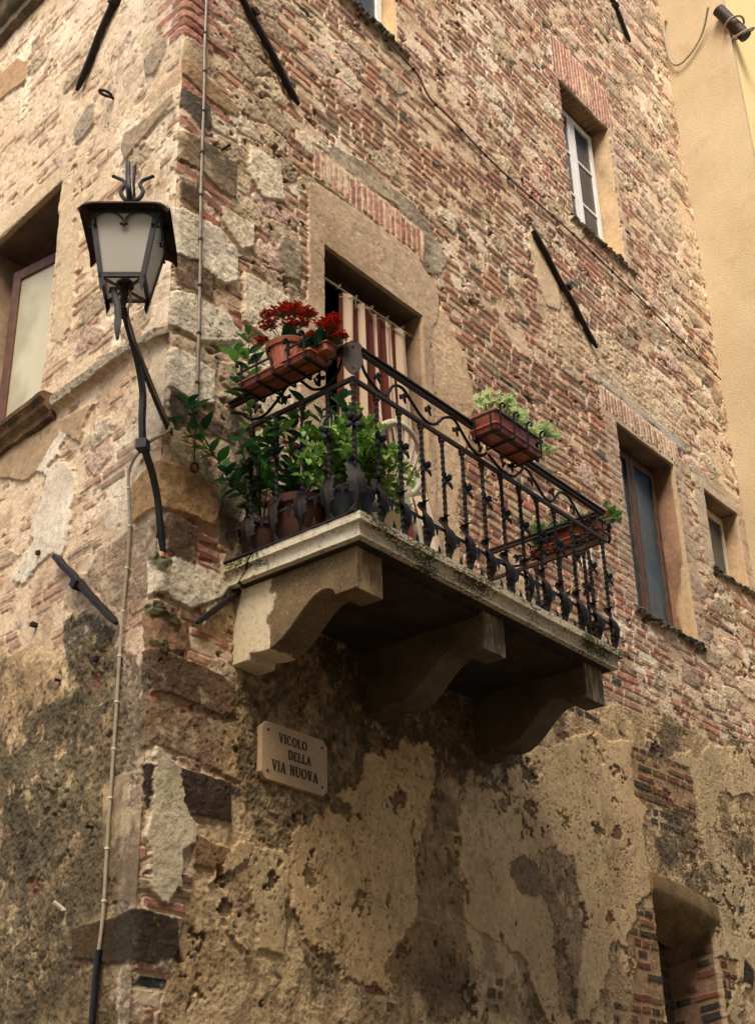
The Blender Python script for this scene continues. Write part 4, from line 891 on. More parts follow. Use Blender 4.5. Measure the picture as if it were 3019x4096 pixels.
for k,y in enumerate((-.18,-.365,-.545,-.725)): place_baluster(XR,y,math.pi/2,True,seed=30+k)
# shield on the corner
m=MB();cz_=.889;rows=[]
hd=[(-.085,.985),(-.10,.93),(-.092,.905),(-.098,.86),(-.070,.815),(-.03,.79)]
outl=[(0,.995)]+[(-a*0+s_*abs(a),z) for s_,a,z in[]]
sh=[(0,.985),(.022,.975),(.045,.985),(.072,.955),(.060,.93),(.070,.895),(.076,.86),(.062,.835),(.048,.815),(.02,.792),(0,.785)]
sh=sh+[(-x,z) for x,z in sh[-2:0:-1]]
dg=Vector((-1,-1,0)).normalized();rt_=Vector((1,-1,0)).normalized();cc0=Vector((XL,YF,0))+dg*.028
m.prism(sh,lambda u,v,t:cc0+rt_*u*.72+Vector((0,0,v))+dg*(t*(1-abs(u)*4)),0,.010)
m.lathe(cc0+dg*.012+Vector((0,0,.955)),[(.001,.004),(.005,.002),(.006,0)],8,dg.to_track_quat('Z','Y').to_matrix());m.lathe(cc0+dg*.012+Vector((0,0,.825)),[(.001,.004),(.005,.002),(.006,0)],8,dg.to_track_quat('Z','Y').to_matrix())
m.build('shield',RUST,RAIL,bevel=.002)
# vine scroll between the rails
base=[(0,.965),(.06,.89),(.16,.815),(.26,.80),(.32,.83),(.40,.905),(.47,.935),(.54,.90),(.62,.84),(.72,.815),(.80,.86),(.88,.925),(.95,.935),(1.0,.88),(1.08,.82),(1.18,.812),(1.25,.83)]
def vine(fn,pts,parent,leaves,thk=.0085):
    m=MB();m.tube(smooth_path([fn(u,z) for u,z in pts],6),thk,7);o=m.build('vine_scroll',IRON,parent,smooth=True)
    for (u,z,a) in leaves:
        l=MB()
        for q,(da,ln) in enumerate(((0,.052),(.9,.034),(-.9,.034))):
            P_=[]
            for i in range(6):
                t=i/5;w_=.015*math.sin(math.pi*t*.92+.12);r=.01+ln*t;c,s_=math.cos(a+da),math.sin(a+da)
                P_.append([fn(u+c*r-s_*w_*k,z+s_*r+c*w_*k,-.010-.006*math.sin(t*3)+.006*abs(k)) for k in(-1,-.4,0,.4,1)])
            l.sheet(P_,.002)
        l.build('vine_leaf',IRON,o,smooth=True)
ff=lambda u,z,d=0:Vector((XL+u,YF+d,z))
def mirror(pts,L_): return [(L_-u,z) for u,z in pts][::-1]
L_=XR-XL
vine(ff,[(.06,.955),(.10,.87),(.18,.82),(.27,.805),(.34,.90),(.42,.925),(.50,.875),(.60,.815),(.70,.825),(.80,.915),(.89,.945),(.96,.895),(1.05,.825),(1.13,.812),(1.20,.86)],RAIL,[(.18,.90,-.9),(.40,.88,-1.0),(.62,.905,-.9),(.88,.89,-1.1),(1.09,.91,-1.0)])
vine(ff,[(1.22,.86),(1.34,.81),(1.46,.815),(1.54,.87),(1.61,.935),(1.70,.89),(1.80,.815),(1.89,.82),(1.99,.92),(2.09,.935),(2.17,.88),(2.25,.82),(2.33,.818),(2.42,.88),(2.46,.95)],RAIL,[(1.43,.89,-1.1),(1.64,.885,-1.2),(1.87,.90,-1.0),(2.11,.885,-1.1),(2.30,.88,-.9)])
fl=lambda u,z,d=0:Vector((XL+d,YF+u,z))
sd_=[(.06,.955),(.10,.86),(.18,.81),(.27,.83),(.36,.92),(.44,.935),(.52,.87),(.62,.812),(.72,.83),(.80,.90),(.87,.93)]
vine(fl,sd_,RAIL,[(.20,.89,-1.0),(.45,.87,-1.4),(.66,.90,-1.2)])
fr=lambda u,z,d=0:Vector((XR-d,YF+u,z))
vine(fr,sd_,RAIL,[(.20,.89,-1.0),(.45,.87,-1.4),(.66,.90,-1.2)])
# ------------------------------------------------------------------ planters, racks, pots
def tray_mesh(x0,x1,y0,y1,z0,z1,flare=.012,lip=.010,th=.004,top_only=False):
    m=MB();r=.018
    def ring(o,z):
        pts=[];a0,a1,b0,b1=x0-o,x1+o,y0-o,y1+o
        for (cx,cy,s0) in((a1-r,b1-r,0),(a0+r,b1-r,90),(a0+r,b0+r,180),(a1-r,b0+r,270)):
            for k in range(5): a=math.radians(s0+k*22.5);pts.append(Vector((cx+r*math.cos(a),cy+r*math.sin(a),z)))
        return pts
    rs=[ring(-.006,z0),ring(0,z0+.004),ring(flare*.6,z1-lip),ring(flare+.006,z1-lip),ring(flare+.006,z1),ring(flare-.001,z1),ring(flare*.3-th,z0+.01)]
    m.rings(rs);return m
def scroll(m,x,y,z,dx,dy,h_,r=.013,w_=.011,t=.004,botlen=0):
    # upright flat strip with a curled top, curling towards (dx,dy)
    pts=[(x,y,z),(x,y,z+h_)]
    for k in range(1,10):
        a=math.pi-k*math.pi*1.35/9;pts.append((x+dx*(r+r*math.cos(a)),y+dy*(r+r*math.cos(a)),z+h_+r*math.sin(a)))
    m.bar(pts,w_,t,up=(dx,dy,0) if 0 else (-dy,dx,0))
def rack(name,a0,a1,b0,b1,z0,zt,outn,label,group,nx=4):
    """a: along the rail, b: from rail outwards; outn maps (a,b,z) to world"""
    e=empty(name,outn((a0+a1)/2,b0,z0),label,'planter rack',group)
    m=MB();T=outn
    for za in(zt,): 
        m.bar([T(a0,b0,za),T(a0,b1,za),T(a1,b1,za),T(a1,b0,za)] if 0 else [T(a0,b0,za),T(a0,b1,za)],.006,.012);m.bar([T(a0-.002,b1+.002,za),T(a1+.002,b1+.002,za)],.006,.012);m.bar([T(a1,b1,za),T(a1,b0,za)],.006,.012)
    m.build('rim_band',IRON,e)
    for k in range(nx):
        a=a0+.03+(a1-a0-.06)*k/(nx-1);m=MB()
        r=.017;pts=[T(a,b0,z0+.055),T(a,b0,z0),T(a,b1+.004,z0),T(a,b1+.006,zt+.03)]
        for q in range(1,9):
            an=math.pi-q*math.pi*1.4/8;pts.append(T(a,b1+.006+r+r*math.cos(an),zt+.03+r*math.sin(an)))
        m.bar(pts,.006,.014,up=T(1,0,0)-T(0,0,0));m.build('strap',IRON,e)
    for k in range(2):
        b=b0+.04+(b1-b0-.08)*k;m=MB();pts=[T(a0-.004,b,zt+.03*0),T(a0-.004,b,z0-.005),T(a1+.004,b,z0-.005),T(a1+.004,b,zt)];m.bar(pts,.012,.004,up=(0,0,1));m.build('strap',IRON,e)
    m=MB()
    for a in(a0+.12,a1-.12): m.bar([T(a,b0,z0),T(a,b0-.02,z0-.03),T(a,-.015,z0-.03),T(a,-.012,z0+.10)],.012,.005)
    m.build('hook',IRON,e);return e
tl=lambda a,b,z:Vector((.478-.0-b,a,z))      # left rail, outwards -X
tf=lambda a,b,z:Vector((a,-.90-b,z))         # front rail, outwards -Y
tr=lambda a,b,z:Vector((2.985+b,a,z))        # right rail
RG='iron planter racks hooked on the railing'
rack('planter_rack',-.775,-.27,.03,.205,.870,.975,tl,'black iron rack on the left rail holding the tray and round pot of red flowers',RG,5)
rack('planter_rack',1.495,1.97,.005,.195,.870,.985,tf,'black iron rack on the long front rail holding the box of pale succulents',RG)
rack('planter_rack',-.85,-.30,.02,.19,.855,.96,tr,'black iron rack on the far right rail behind the twisted bars',RG)
# tray + round pot + kalanchoes on the left
m=tray_mesh(.285,.435,-.765,-.285,.879,.918);t1=m.build('planter_tray',TERD,None,smooth=True);tag(t1,'long shiny terracotta tray under the round pot in the left rack','tray')
e=empty('flower_pot',(.36,-.56,.89),'round ribbed terracotta pot with red flowers standing in the left rack','flower pot')
m=MB();R0,R1,Hp=.088,.118,.165;rs=[];n=96
for i,(t,ex) in enumerate([(0,0),(.03,.002),(.06,0),(.78,0),(.80,.0),(.80,.010),(.97,.013),(1,.008),(1,-.006),(.85,-.008)]):
    r=R0+(R1-R0)*t+ex;rs.append([Vector((.36+(r+(.0022 if k%4<2 and 0<i<4 else 0))*math.cos(2*math.pi*k/n),-.56+(r+(.0022 if k%4<2 and 0<i<4 else 0))*math.sin(2*math.pi*k/n),.888+Hp*t)) for k in range(n)])
m.rings(rs);m.build('pot',TERR,e,smooth=True)
m=MB();m.lathe((.36,-.56,.888+Hp*.86),[(.001,.0),(.11,.0),(.11,.004),(.001,.006)],24);m.build('soil',SOIL,e)
def leaf_shape(L_,W_,fold=.25,bend=.3,n=5,pointy=1.0):
    out=[]
    for i in range(n+1):
        t=i/n;w_=W_*math.sin(math.pi*(t**.8)*.96+.06)*(1 if pointy else 1);y=L_*t;z=-bend*L_*t*t
        out.append((w_,y,z,fold*w_))
    return out
def add_leaf(m,p,d,up,L_,W_,fold=.25,bend=.3,n=5,wav=0):
    d=Vector(d).normalized();sd=d.cross(Vector(up));sd=sd.normalized() if sd.length>1e-5 else Vector((1,0,0));u=sd.cross(d).normalized();p=Vector(p)
    P_=[]
    for i,(w_,y,z,f) in enumerate(leaf_shape(L_,W_,fold,bend,n)):
        q=wav*(1 if i%2 else -1)
        P_.append([p+d*y+sd*(-w_)+u*(z+f+q*.3),p+d*y+u*z,p+d*y+sd*w_+u*(z+f-q*.3)])
    m.grid(P_)
def rv(a=1): return Vector((random.uniform(-a,a),random.uniform(-a,a),random.uniform(-a,a)))
def kalanchoe(c,label,heads,spread,nleaf=46,seed=1,h0=.02):
    random.seed(seed);e=empty('kalanchoe_plant',c,label,'plant','red flowering plants in the left rack');c=Vector(c)
    lf=MB();st=MB();fl=MB()
    for i in range(nleaf):
        a=random.uniform(0,6.28);el=random.uniform(.0,1.1);r=random.uniform(.0,.04);L_=random.uniform(.05,.085)
        d=Vector((math.cos(a)*math.cos(el),math.sin(a)*math.cos(el),math.sin(el)));add_leaf(lf,c+Vector((math.cos(a)*r,math.sin(a)*r,random.uniform(0,.07))),d,(0,0,1),L_,L_*.38,.2,random.uniform(.2,.6),7,.008)
    for (hx,hy,hz,hr) in heads:
        top=c+Vector((hx,hy,hz));st.tube(smooth_path([c+Vector((hx*.2,hy*.2,0)),c+Vector((hx*.5,hy*.5,hz*.5)),top],5),.0028,5)
        for i in range(int(110*(hr/.05)**1.6)):
            v=rv();v=v.normalized()*random.uniform(.35,1);q=top+Vector((v.x*hr*1.1,v.y*hr*1.1,v.z*hr*.55+hr*.1))
            if random.random()<.35: st.tube([top-Vector((0,0,.02)),q],.0012,3)
            for k in range(4):
                a=k*1.57+random.random();dd=Vector((math.cos(a),math.sin(a),.35));add_leaf(fl,q,dd,(0,0,1),.011,.0045,.1,.2,2)
    lf.build('foliage',KALG,e,smooth=True);st.build('stems',STEM,e,smooth=True);fl.build('blossom',FLOW,e)
    return e
kalanchoe((.36,-.56,1.03),'tall red flowered succulent growing in the round terracotta pot',[(-.05,.11,.20,.05),(-.02,.05,.27,.06),(0,-.03,.25,.065),(.02,-.10,.21,.055),(-.04,.13,.28,.04),(.0,-.09,.14,.04),(-.05,.16,.12,.035),(0,.0,.17,.05),(.02,.04,.33,.03)],.1,52,3)
kalanchoe((.37,-.76,.94),'lower red flowered succulent at the near end of the left rack',[(.0,-.03,.17,.05),(-.03,-.10,.10,.05),(0,.04,.12,.045),(.0,-.14,.04,.045),(.03,-.07,.20,.04),(-.02,-.12,.13,.04),(0,-.02,.09,.04)],.1,36,5)
m=tray_mesh(.335,.42,-.84,-.73,.915,.965,.004,.006);o=m.build('small_planter',TERD,None,smooth=True);tag(o,'small terracotta planter holding the lower red flowers at the near end of the left rack','planter')
# succulent boxes
def box_planter(T,a0,a1,b0,b1,z0,label,mt=TERD):
    e=empty('flower_box',T((a0+a1)/2,(b0+b1)/2,z0),label,'flower box','terracotta flower boxes with succulents')
    p0=T(a0,b0,0);p1=T(a1,b1,0);x0,x1=sorted((p0.x,p1.x));y0,y1=sorted((p0.y,p1.y))
    tray_mesh(x0,x1,y0,y1,z0,z0+.040,.010).build('saucer',mt,e,smooth=True)
    tray_mesh(x0+.012,x1-.012,y0+.012,y1-.012,z0+.012,z0+.135,.010,.012).build('trough',mt,e,smooth=True)
    m=MB();m.box2((x0+.016,y0+.016,z0+.10),(x1-.016,y1-.016,z0+.118));m.build('soil',SOIL,e);return e
box_planter(tf,1.51,1.955,.015,.175,.879,'shiny terracotta box of pale succulents hung outside the front rail')
box_planter(tr,-.83,-.32,.03,.165,.864,'darker terracotta box half hidden behind the far right bars')
def rosette(m,p,d,r,n=14):
    d=Vector(d).normalized();t1=d.orthogonal().normalized();t2=d.cross(t1)
    for i in range(n):
        a=i*2.4;el=.15+1.1*i/n;dd=(t1*math.cos(a)+t2*math.sin(a))*math.cos(el)+d*math.sin(el);add_leaf(m,p+d*(i*.0012),dd,d,r*(1-.35*i/n),r*.20,.3,-.15,3)
def sedum(c,label,sprigs,mt,seed):
    random.seed(seed);e=empty('succulent_plant',c,label,'plant','trailing succulents in boxes');c=Vector(c);lf=MB();st=MB()
    for (sx,sy,sz,n) in sprigs:
        for k in range(int(n*2.0)):
            tip=c+Vector((sx,sy,sz))+rv(.035);b=c+Vector((sx*.4,sy*.2,0))+rv(.02);mid=(b+tip)/2+rv(.015)+Vector((0,0,.01));path=smooth_path([b,mid,tip],5);st.tube(path,.0022,4)
            d=(tip-mid).normalized()+Vector((0,-.1,.25))
            rosette(lf,tip,d,random.uniform(.032,.048))
            for q in range(4,len(path)-1,2): 
                a=random.uniform(0,6.28);dd=rv().normalized();add_leaf(lf,path[q],dd+d*.5,(0,0,1),.018,.0042,.3,-.1,3)
    lf.build('foliage',mt,e,smooth=True);st.build('stems',STEM,e,smooth=True);return e
sedum((1.72,-1.00,.99),'bright pale green succulents spilling from the front flower box',[(-.14,.02,.13,4),(-.17,.02,.05,2),(-.08,.01,.16,3),(.02,-.02,.17,6),(.06,-.03,.10,6),(.02,-.05,.05,5),(.12,-.02,.14,5),(.17,-.03,.08,6),(.24,-.03,.07,6),(.28,-.04,.10,5),(.36,-.05,.12,4),(.42,-.06,.14,2),(.30,-.04,.0,4),(.38,-.05,.03,3)],SEDUM,11)
sedum((3.08,-.55,.98),'darker succulents in the box on the far right rail',[(-.03,.16,.06,6),(-.04,.10,.0,6),(-.03,.05,.05,5),(.0,-.05,.04,5),(.0,-.15,.05,5),(.0,-.22,.02,4),(.02,-.34,.06,4),(.0,-.36,.0,4),(-.04,.14,-.04,4)],SEDUMD,12)
# floor pots
e=empty('black_flower_pot',(.70,-.66,.0),'black plastic pot of mint standing behind the corner leaf','flower pot')
m=MB();m.lathe((.73,-.64,0),[(.09,.012),(.095,.014),(.125,.25),(.138,.255),(.140,.285),(.130,.286),(.12,.25),(.001,.245)],32);m.build('pot',BLKP,e,smooth=True)
e=empty('clay_flower_pot',(.66,-.36,.0),'large terracotta pot standing on the slab behind the left bars','flower pot')
m=MB();m.lathe((.67,-.36,0),[(.105,.012),(.11,.014),(.155,.25),(.17,.255),(.175,.30),(.16,.302),(.15,.25),(.001,.245)],36);m.build('pot',TERF,e,smooth=True)
e=empty('clay_flower_pot',(.63,-.12,.0),'smaller terracotta pot standing against the wall end of the left bars','flower pot')
m=MB();m.lathe((.63,-.12,0),[(.08,.012),(.085,.014),(.115,.2),(.128,.205),(.13,.24),(.12,.241),(.11,.2),(.001,.195)],32);m.build('pot',TERF,e,smooth=True)
# laurel bushes
def laurel(c,label,stems,nl,seed,LL=(.08,.13)):
    random.seed(seed);e=empty('laurel_bush',c,label,'shrub','dark leaved shrubs on the balcony');lf=MB();st=MB()
    for path,dens_ in stems:
        pts=smooth_path(path,7);st.tube(pts,.0042,5,scale=lambda t:1.2-.7*t);n=len(pts);cnt=int(dens_*1.2)
        for k in range(cnt):
            f=.18+.82*k/max(1,cnt-1);i=min(n-2,int(f*(n-1)));p=pts[i];t=(pts[i+1]-pts[max(0,i-1)]).normalized()
            side=t.orthogonal().normalized();a=k*2.2+random.uniform(-.4,.4);sv_=Matrix.Rotation(a,3,t)@side
            d=(sv_*.9+t*.55+Vector((0,0,.1))).normalized();L_=random.uniform(*LL)*(1 if f<.93 else .8);add_leaf(lf,p,d,Vector((0,0,1))+rv(.35),L_,L_*random.uniform(.19,.25),.22,random.uniform(.05,.35),6)
    lf.build('foliage',LAUREL,e,smooth=True);st.build('stems',WOODST,e,smooth=True);return e
V3=Vector
laurel((.63,-.12,.2),'dark glossy shrub reaching over the left rail towards the lantern',[
 ([(.63,-.12,.2),(.58,-.12,.36),(.41,-.10,.43),(.30,-.10,.53),(.15,-.10,.60),(.03,-.12,.66)],22),([(.63,-.12,.2),(.55,-.15,.4),(.42,-.2,.52),(.30,-.25,.62)],14),
 ([(.63,-.12,.2),(.58,-.12,.6),(.48,-.16,.95),(.43,-.19,1.15),(.42,-.2,1.36)],24),([(.63,-.12,.2),(.64,-.16,.6),(.62,-.2,.85)],16),
 ([(.30,-.10,.53),(.2,-.08,.66),(.13,-.08,.76),(.08,-.10,.78)],9),([(.63,-.12,.2),(.56,-.12,.8),(.38,-.16,1.05),(.33,-.18,1.2)],12),([(.6,-.12,.3),(.5,-.1,.4),(.4,-.08,.42)],10),([(.6,-.14,.4),(.5,-.22,.55),(.42,-.3,.55)],10)],0,21)
laurel((.67,-.36,.25),'dense dark shrub in the large terracotta pot behind the left bars',[
 ([(.67,-.36,.25),(.66,-.38,.5),(.62,-.42,.75),(.6,-.46,.9)],20),([(.67,-.36,.25),(.62,-.30,.45),(.56,-.26,.62),(.5,-.24,.7)],18),([(.67,-.36,.25),(.64,-.44,.45),(.60,-.54,.62),(.56,-.62,.75)],20),([(.67,-.36,.25),(.56,-.4,.5),(.46,-.42,.62),(.40,-.44,.66)],12),([(.67,-.36,.25),(.74,-.5,.7),(.74,-.62,.95)],10),
 ([(.67,-.36,.25),(.72,-.42,.5),(.76,-.52,.72),(.80,-.60,.88)],18),([(.67,-.36,.25),(.58,-.38,.38),(.53,-.44,.46)],12),([(.67,-.36,.25),(.72,-.36,.6),(.80,-.44,.84),(.90,-.52,.90)],16),
 ([(.67,-.36,.25),(.6,-.3,.35),(.54,-.2,.45)],12),([(.67,-.36,.25),(.62,-.5,.4),(.56,-.62,.5)],12),([(.67,-.36,.3),(.62,-.36,.65),(.57,-.38,.82)],14)],0,22)
def mint(c,seed=31):
    random.seed(seed);c=Vector(c);e=empty('mint_plant',c,'fresh green mint overflowing the black pot at the corner of the balcony','plant');lf=MB();st=MB();fl=MB();spk=[]
    for k in range(70):
        a=random.uniform(0,6.28);r=random.uniform(.04,.34)*(1.2 if math.cos(a)<.2 else 1.25);zt_=random.uniform(.04,.48)*(1.1-r*1.3)+.04
        if r>.22: zt_-=random.uniform(0,.14)
        tip=c+Vector((math.cos(a)*r,math.sin(a)*r*.62,zt_));mid=c+Vector((math.cos(a)*r*.45,math.sin(a)*r*.3,zt_*.75+.05))
        pts=smooth_path([c+rv(.04)*.8,mid,tip],6);st.tube(pts,.0022,4)
        for q in range(2,len(pts)):
            p=pts[q];t=(pts[q]-pts[q-1]).normalized();o0=t.orthogonal().normalized()
            for s_ in range(3 if q%2 else 2):
                sv_=Matrix.Rotation(q*1.57+s_*3.14+random.uniform(-.5,.5),3,t)@o0;L_=random.uniform(.028,.052)
                add_leaf(lf,p,sv_+t*.3+rv(.2),Vector((0,0,1))+rv(.4),L_,L_*.40,.25,random.uniform(.1,.5),4,.004)
        if random.random()<.45:
            pass
            fs=MB();fs.tube([tip+Vector((0,0,.005*q)) for q in range(13)],.0042,6,scale=lambda t:(.7+.5*abs(math.sin(t*19)))*(1.1-.6*t));spk.append(fs)
    lf.build('foliage',MINT,e,smooth=True);st.build('stems',STEM,e,smooth=True);mf_=mat('pale_mint_flower',(150,150,126),(176,172,150),20,.8,0,0)
    for fs in spk: fs.build('flower_spike',mf_,e)
mint((.74,-.70,.29))
# ------------------------------------------------------------------ plastic chair
def chair():
    cx,cy,ang=1.22,-.58,0.0;e=empty('plastic_chair',(cx,cy,0),'cream plastic garden chair with a slatted round back behind the front rail','chair')
    def bk(u,v): # back surface : u across, v height ; leaning towards the rail
        return Vector((cx+u,cy-.02-.10*(v-.44)+.30*u*u*1.4,v))
    m=MB();c0=.72;RX,RZ=.245,.235
    def rimpt(a,s_): return (RX*s_*math.cos(a)*(1-.25*max(0,-math.sin(a))),c0+RZ*s_*math.sin(a))
    P_=[]
    for i in range(49):
        a=-.95+i*(math.pi+1.9)/48;P_.append([bk(*rimpt(a,s_))+Vector((0,-.012*math.sin(math.pi*(s_-.80)/.2),0)) for s_ in(.80,.86,.93,1.0)])
    m.sheet(P_,.006)
    for k in range(9):
        u0=-.052+.013*k;a=math.pi*(.9-.8*k/8);u1,v1=rimpt(a,.83)
        P_=[[bk(u0+(u1-u0)*t+s_*(.0045+.006*t),.50+(v1-.50)*t) for s_ in(-1,1)] for t in[i/6 for i in range(7)]];m.sheet(P_,.005)
    P_=[[bk(u*(.075+.10*(1-t)),.40+.13*t) for u in(-1,-.5,0,.5,1)] for t in(0,.5,1)];m.sheet(P_,.006);m.build('backrest',PLAS,e,smooth=True)
    m=MB();P_=[[Vector((cx+u*.21,cy+.02+.42*t,.44-.02*math.sin(t*3.1)+.01*u*u)) for u in(-1,-.5,0,.5,1)] for t in[i/5 for i in range(6)]];m.sheet(P_,.008);m.build('seat',PLAS,e,smooth=True)
    for sx_ in(-1,1):
        for (y_,yt) in((.0,.02),(.46,.42)):
            m=MB();m.bar([(cx+sx_*.20,cy+yt,.44),(cx+sx_*.235,cy+y_,.012)],.045,.03);m.build('leg',PLAS,e,bevel=.006)
        m=MB();m.bar(smooth_path([bk(sx_*.21,.60),(cx+sx_*.25,cy+.14,.655),(cx+sx_*.25,cy+.36,.65),(cx+sx_*.23,cy+.42,.60),(cx+sx_*.215,cy+.42,.44)],5),.045,.012);m.build('armrest',PLAS,e,smooth=True)
chair()
# ------------------------------------------------------------------ door curtain
RODM=mat('cream_curtain_rod',(186,170,140),(200,186,158),8,.5,0,0)
e=empty('curtain_rod',(1.278,.08,2.43),'thin cream rod across the top of the balcony doorway','curtain rod')
m=MB();m.tube([(1.265,.08,2.425),(2.34,.08,2.455)],.0075,8);m.build('rod',RODM,e,smooth=True)
def stripes():
    m=bpy.data.materials.new('striped_curtain_cloth');N,L,B=nodes(m);a=N.new('ShaderNodeAttribute');a.attribute_name='Stripe'
    r=N.new('ShaderNodeValToRGB');L.new(a.outputs['Fac'],r.inputs[0]);r.color_ramp.interpolation='CONSTANT';r.color_ramp.elements[0].color=(*lin((104,54,46)),1);r.color_ramp.elements[1].position=.5;r.color_ramp.elements[1].color=(*lin((214,190,164)),1)
    n=noise(N,L,400,3,.7);rr=ramp(N,L,n.outputs['Fac'],[(.3,(.85,)*3),(.7,(1.1,)*3)]);c=mixc(N,L,1,r.outputs[0],rr.outputs[0],'MULTIPLY')
    L.new(c,B.inputs['Base Color']);B.inputs['Roughness'].default_value=.9;B.inputs['Specular IOR Level'].default_value=.1
    t=N.new('ShaderNodeBsdfTranslucent');L.new(c,t.inputs[0]);mx=N.new('ShaderNodeMixShader');mx.inputs[0].default_value=.2;L.new(B.outputs[0],mx.inputs[1]);L.new(t.outputs[0],mx.inputs[2]);L.new(mx.outputs[0],N['Material Output'].inputs[0]);return m
def curtain():
    e=empty('door_curtain',(1.55,.08,0),'brown and cream striped curtain hanging in the balcony doorway','curtain')
    nu,nvv=220,60;V=[];S_=[]
    for j in range(nvv+1):
        v=j/nvv;z=2.405*(1-v)+.03*v
        for i in range(nu+1):
            u=i/nu;xt=1.525+.69*u;xb=1.50+.80*u;x=xt+(xb-xt)*ss1(0,.8,v)
            dr=(.030*(abs(math.sin(u*math.pi*4))-.55))*(1-ss1(.0,.12,v))       # sag between rings
            amp=.013+.026*v;y=.075-.22*ss1(.3,1,v)*ss1(0,.6,u+.25)+amp*(.6+.5*math.sin(u*7+v*1.5))*math.sin(u*25+1.2*math.sin(v*3+u*4))+amp*.45*math.sin(u*57+v*3+1)+.010*math.sin(v*9+u*11)*v
            V.append((x+.010*math.cos(u*25),y,z+dr+.028*u+.012*math.sin(u*31)*(v>.95)));S_.append(u)
    I=np.arange((nu+1)*(nvv+1)).reshape(nvv+1,nu+1);Fq=np.stack([I[:-1,:-1].ravel(),I[1:,:-1].ravel(),I[1:,1:].ravel(),I[:-1,1:].ravel()],1)
    V=np.array(V);V-=np.array(e.location);me=bpy.data.meshes.new('cloth');me.from_pydata(V.tolist(),[],Fq.tolist());me.update();me.polygons.foreach_set('use_smooth',[True]*len(me.polygons))
    at=me.attributes.new('Stripe','FLOAT','POINT');at.data.foreach_set('value',[1.0 if ((s_*4.9+.10+.05*math.sin(s_*23))%1)>.52 else 0. for s_ in S_]);me.materials.append(stripes())
    o=bpy.data.objects.new('cloth',me);COL.objects.link(o);o.parent=e
    sm_=o.modifiers.new('thick','SOLIDIFY');sm_.thickness=.0015
    m=MB();pts=[]
    for i in range(120):
        u=i/119;x=1.525+.69*u;amp=.022;y=.075+amp*math.sin(u*25)+amp*.5*math.sin(u*57+1)-.006;pts.append((x+.010*math.cos(u*25),y,2.37+.030*(abs(math.sin(u*math.pi*4))-.55)*.8+.028*u))
    m.bar(pts,.003,.010);m.build('white_tape',PLAS,e,smooth=True)
    for k in range(5):
        u=k/4*.98+.01;x=1.525+.69*u;m=MB();pts=[(x+.022*math.cos(a)*.5,.08+.016*math.sin(a),2.452+.028*u-.012+.024*math.sin(a+1.57)) for a in[i*math.pi*2/14 for i in range(13)]];m.tube(pts,.0028,6);m.build('curtain_ring',PLAS,e,smooth=True)
curtain()
# ------------------------------------------------------------------ wall lantern
LX,LY=-.535,-.272;LYAW=.855
lr=Vector((math.cos(LYAW),-math.sin(LYAW),0));lfw=Vector((math.sin(LYAW),math.cos(LYAW),0));HC=Vector((LX,LY,0))
def LP(x,y,z): return HC+lr*x+lfw*y+Vector((0,0,z))
hdir=Vector((-.9066,-.4220,0));RB=Vector((.05,0,0))
def BP(d,z,o=0): return RB+hdir*d+Vector((0,0,z))+Vector((.422,-.9066,0))*o
LAMP=empty('wall_lantern',(0.0,0,-.06),'black wrought iron street lantern with frosted panes on a curved bracket at the corner','street lamp')
zb_,zt_,ab_,at_=1.076,1.441,.112,.172
def flat(m,a,b,w_,t,nrm): m.bar([a,b],t,w_,up=nrm)
crn=[(-1,-1),(1,-1),(1,1),(-1,1)]
def CP(i,f,ext=0): # corner point at height fraction f
    a=ab_+(at_-ab_)*f;z=zb_+(zt_-zb_)*f;return LP(crn[i][0]*a,crn[i][1]*a,z)
m=MB()
for i in range(4):
    a=CP(i,-.0);b=CP(i,1);
    for dx,dy in((crn[i][0]*-.012,0),(0,crn[i][1]*-.012)):
        pass
    # angle iron post: two thin plates
    c=Vector((crn[i][0],crn[i][1]));px=lr*(-c.x*.022);py=lfw*(-c.y*.022);tk=.003
    for v_,n_ in((px,lfw*(c.y*tk)),(py,lr*(c.x*tk))):
        q0,q1=CP(i,-.10),CP(i,1.0);base0=CP(i,-.22)
        P_=[[q0,q0+v_],[q1,q1+v_]];m.sheet([[base0,base0+v_*.1],[q0,q0+v_],[q1,q1+v_*1.2]],.003)
for f,hw in((0.0,.020),(1.0,.024)):
    for i in range(4):
        j=(i+1)%4;A,B_=CP(i,f),CP(j,f);up=(CP(i,f+.1)-CP(i,f)).normalized()*hw
        m.sheet([[A,B_],[A+up*(1 if f<.5 else -1),B_+up*(1 if f<.5 else -1)]],.004)
        inn=(HC-((A+B_)/2));inn.z=0;inn=inn.normalized()*.018;m.sheet([[A,B_],[A+inn,B_+inn]],.003)
m.build('frame',LAMPI,LAMP)
for i in range(4):
    j=(i+1)%4;m=MB();sh=(HC-(CP(i,.5)+CP(j,.5))/2);sh.z=0;sh=sh.normalized()*.006
    A,B_,C2,D=CP(i,.01)+sh,CP(j,.01)+sh,CP(j,.97)+sh,CP(i,.97)+sh;m.sheet([[A,B_],[D,C2]],.003);g_=m.build('glass_pane',FROST,LAMP)
    # trefoil arches
    m=MB();out=-sh.normalized()*.006
    for s_ in(0,1):
        pts=[]
        for k in range(15):
            a=math.pi*(1.04-1.08*k/14);u=(.26 if s_==0 else .74)+.235*math.cos(a)*(.98);f=.78+.16*math.sin(a)
            pts.append(CP(i,f)*(1-u)+CP(j,f)*u+out)
        m.bar(pts,.010,.004,up=out)
    for (u,f) in((.46,.755),(.50,.735),(.54,.755),(.05,.755),(.95,.755)):
        m.lathe(CP(i,f)*(1-u)+CP(j,f)*u+out*1.5,[(.001,-.006),(.007,-.003),(.009,0),(.007,.003),(.001,.006)],8)
    m.build('arch_tracery',LAMPI,LAMP,smooth=True)
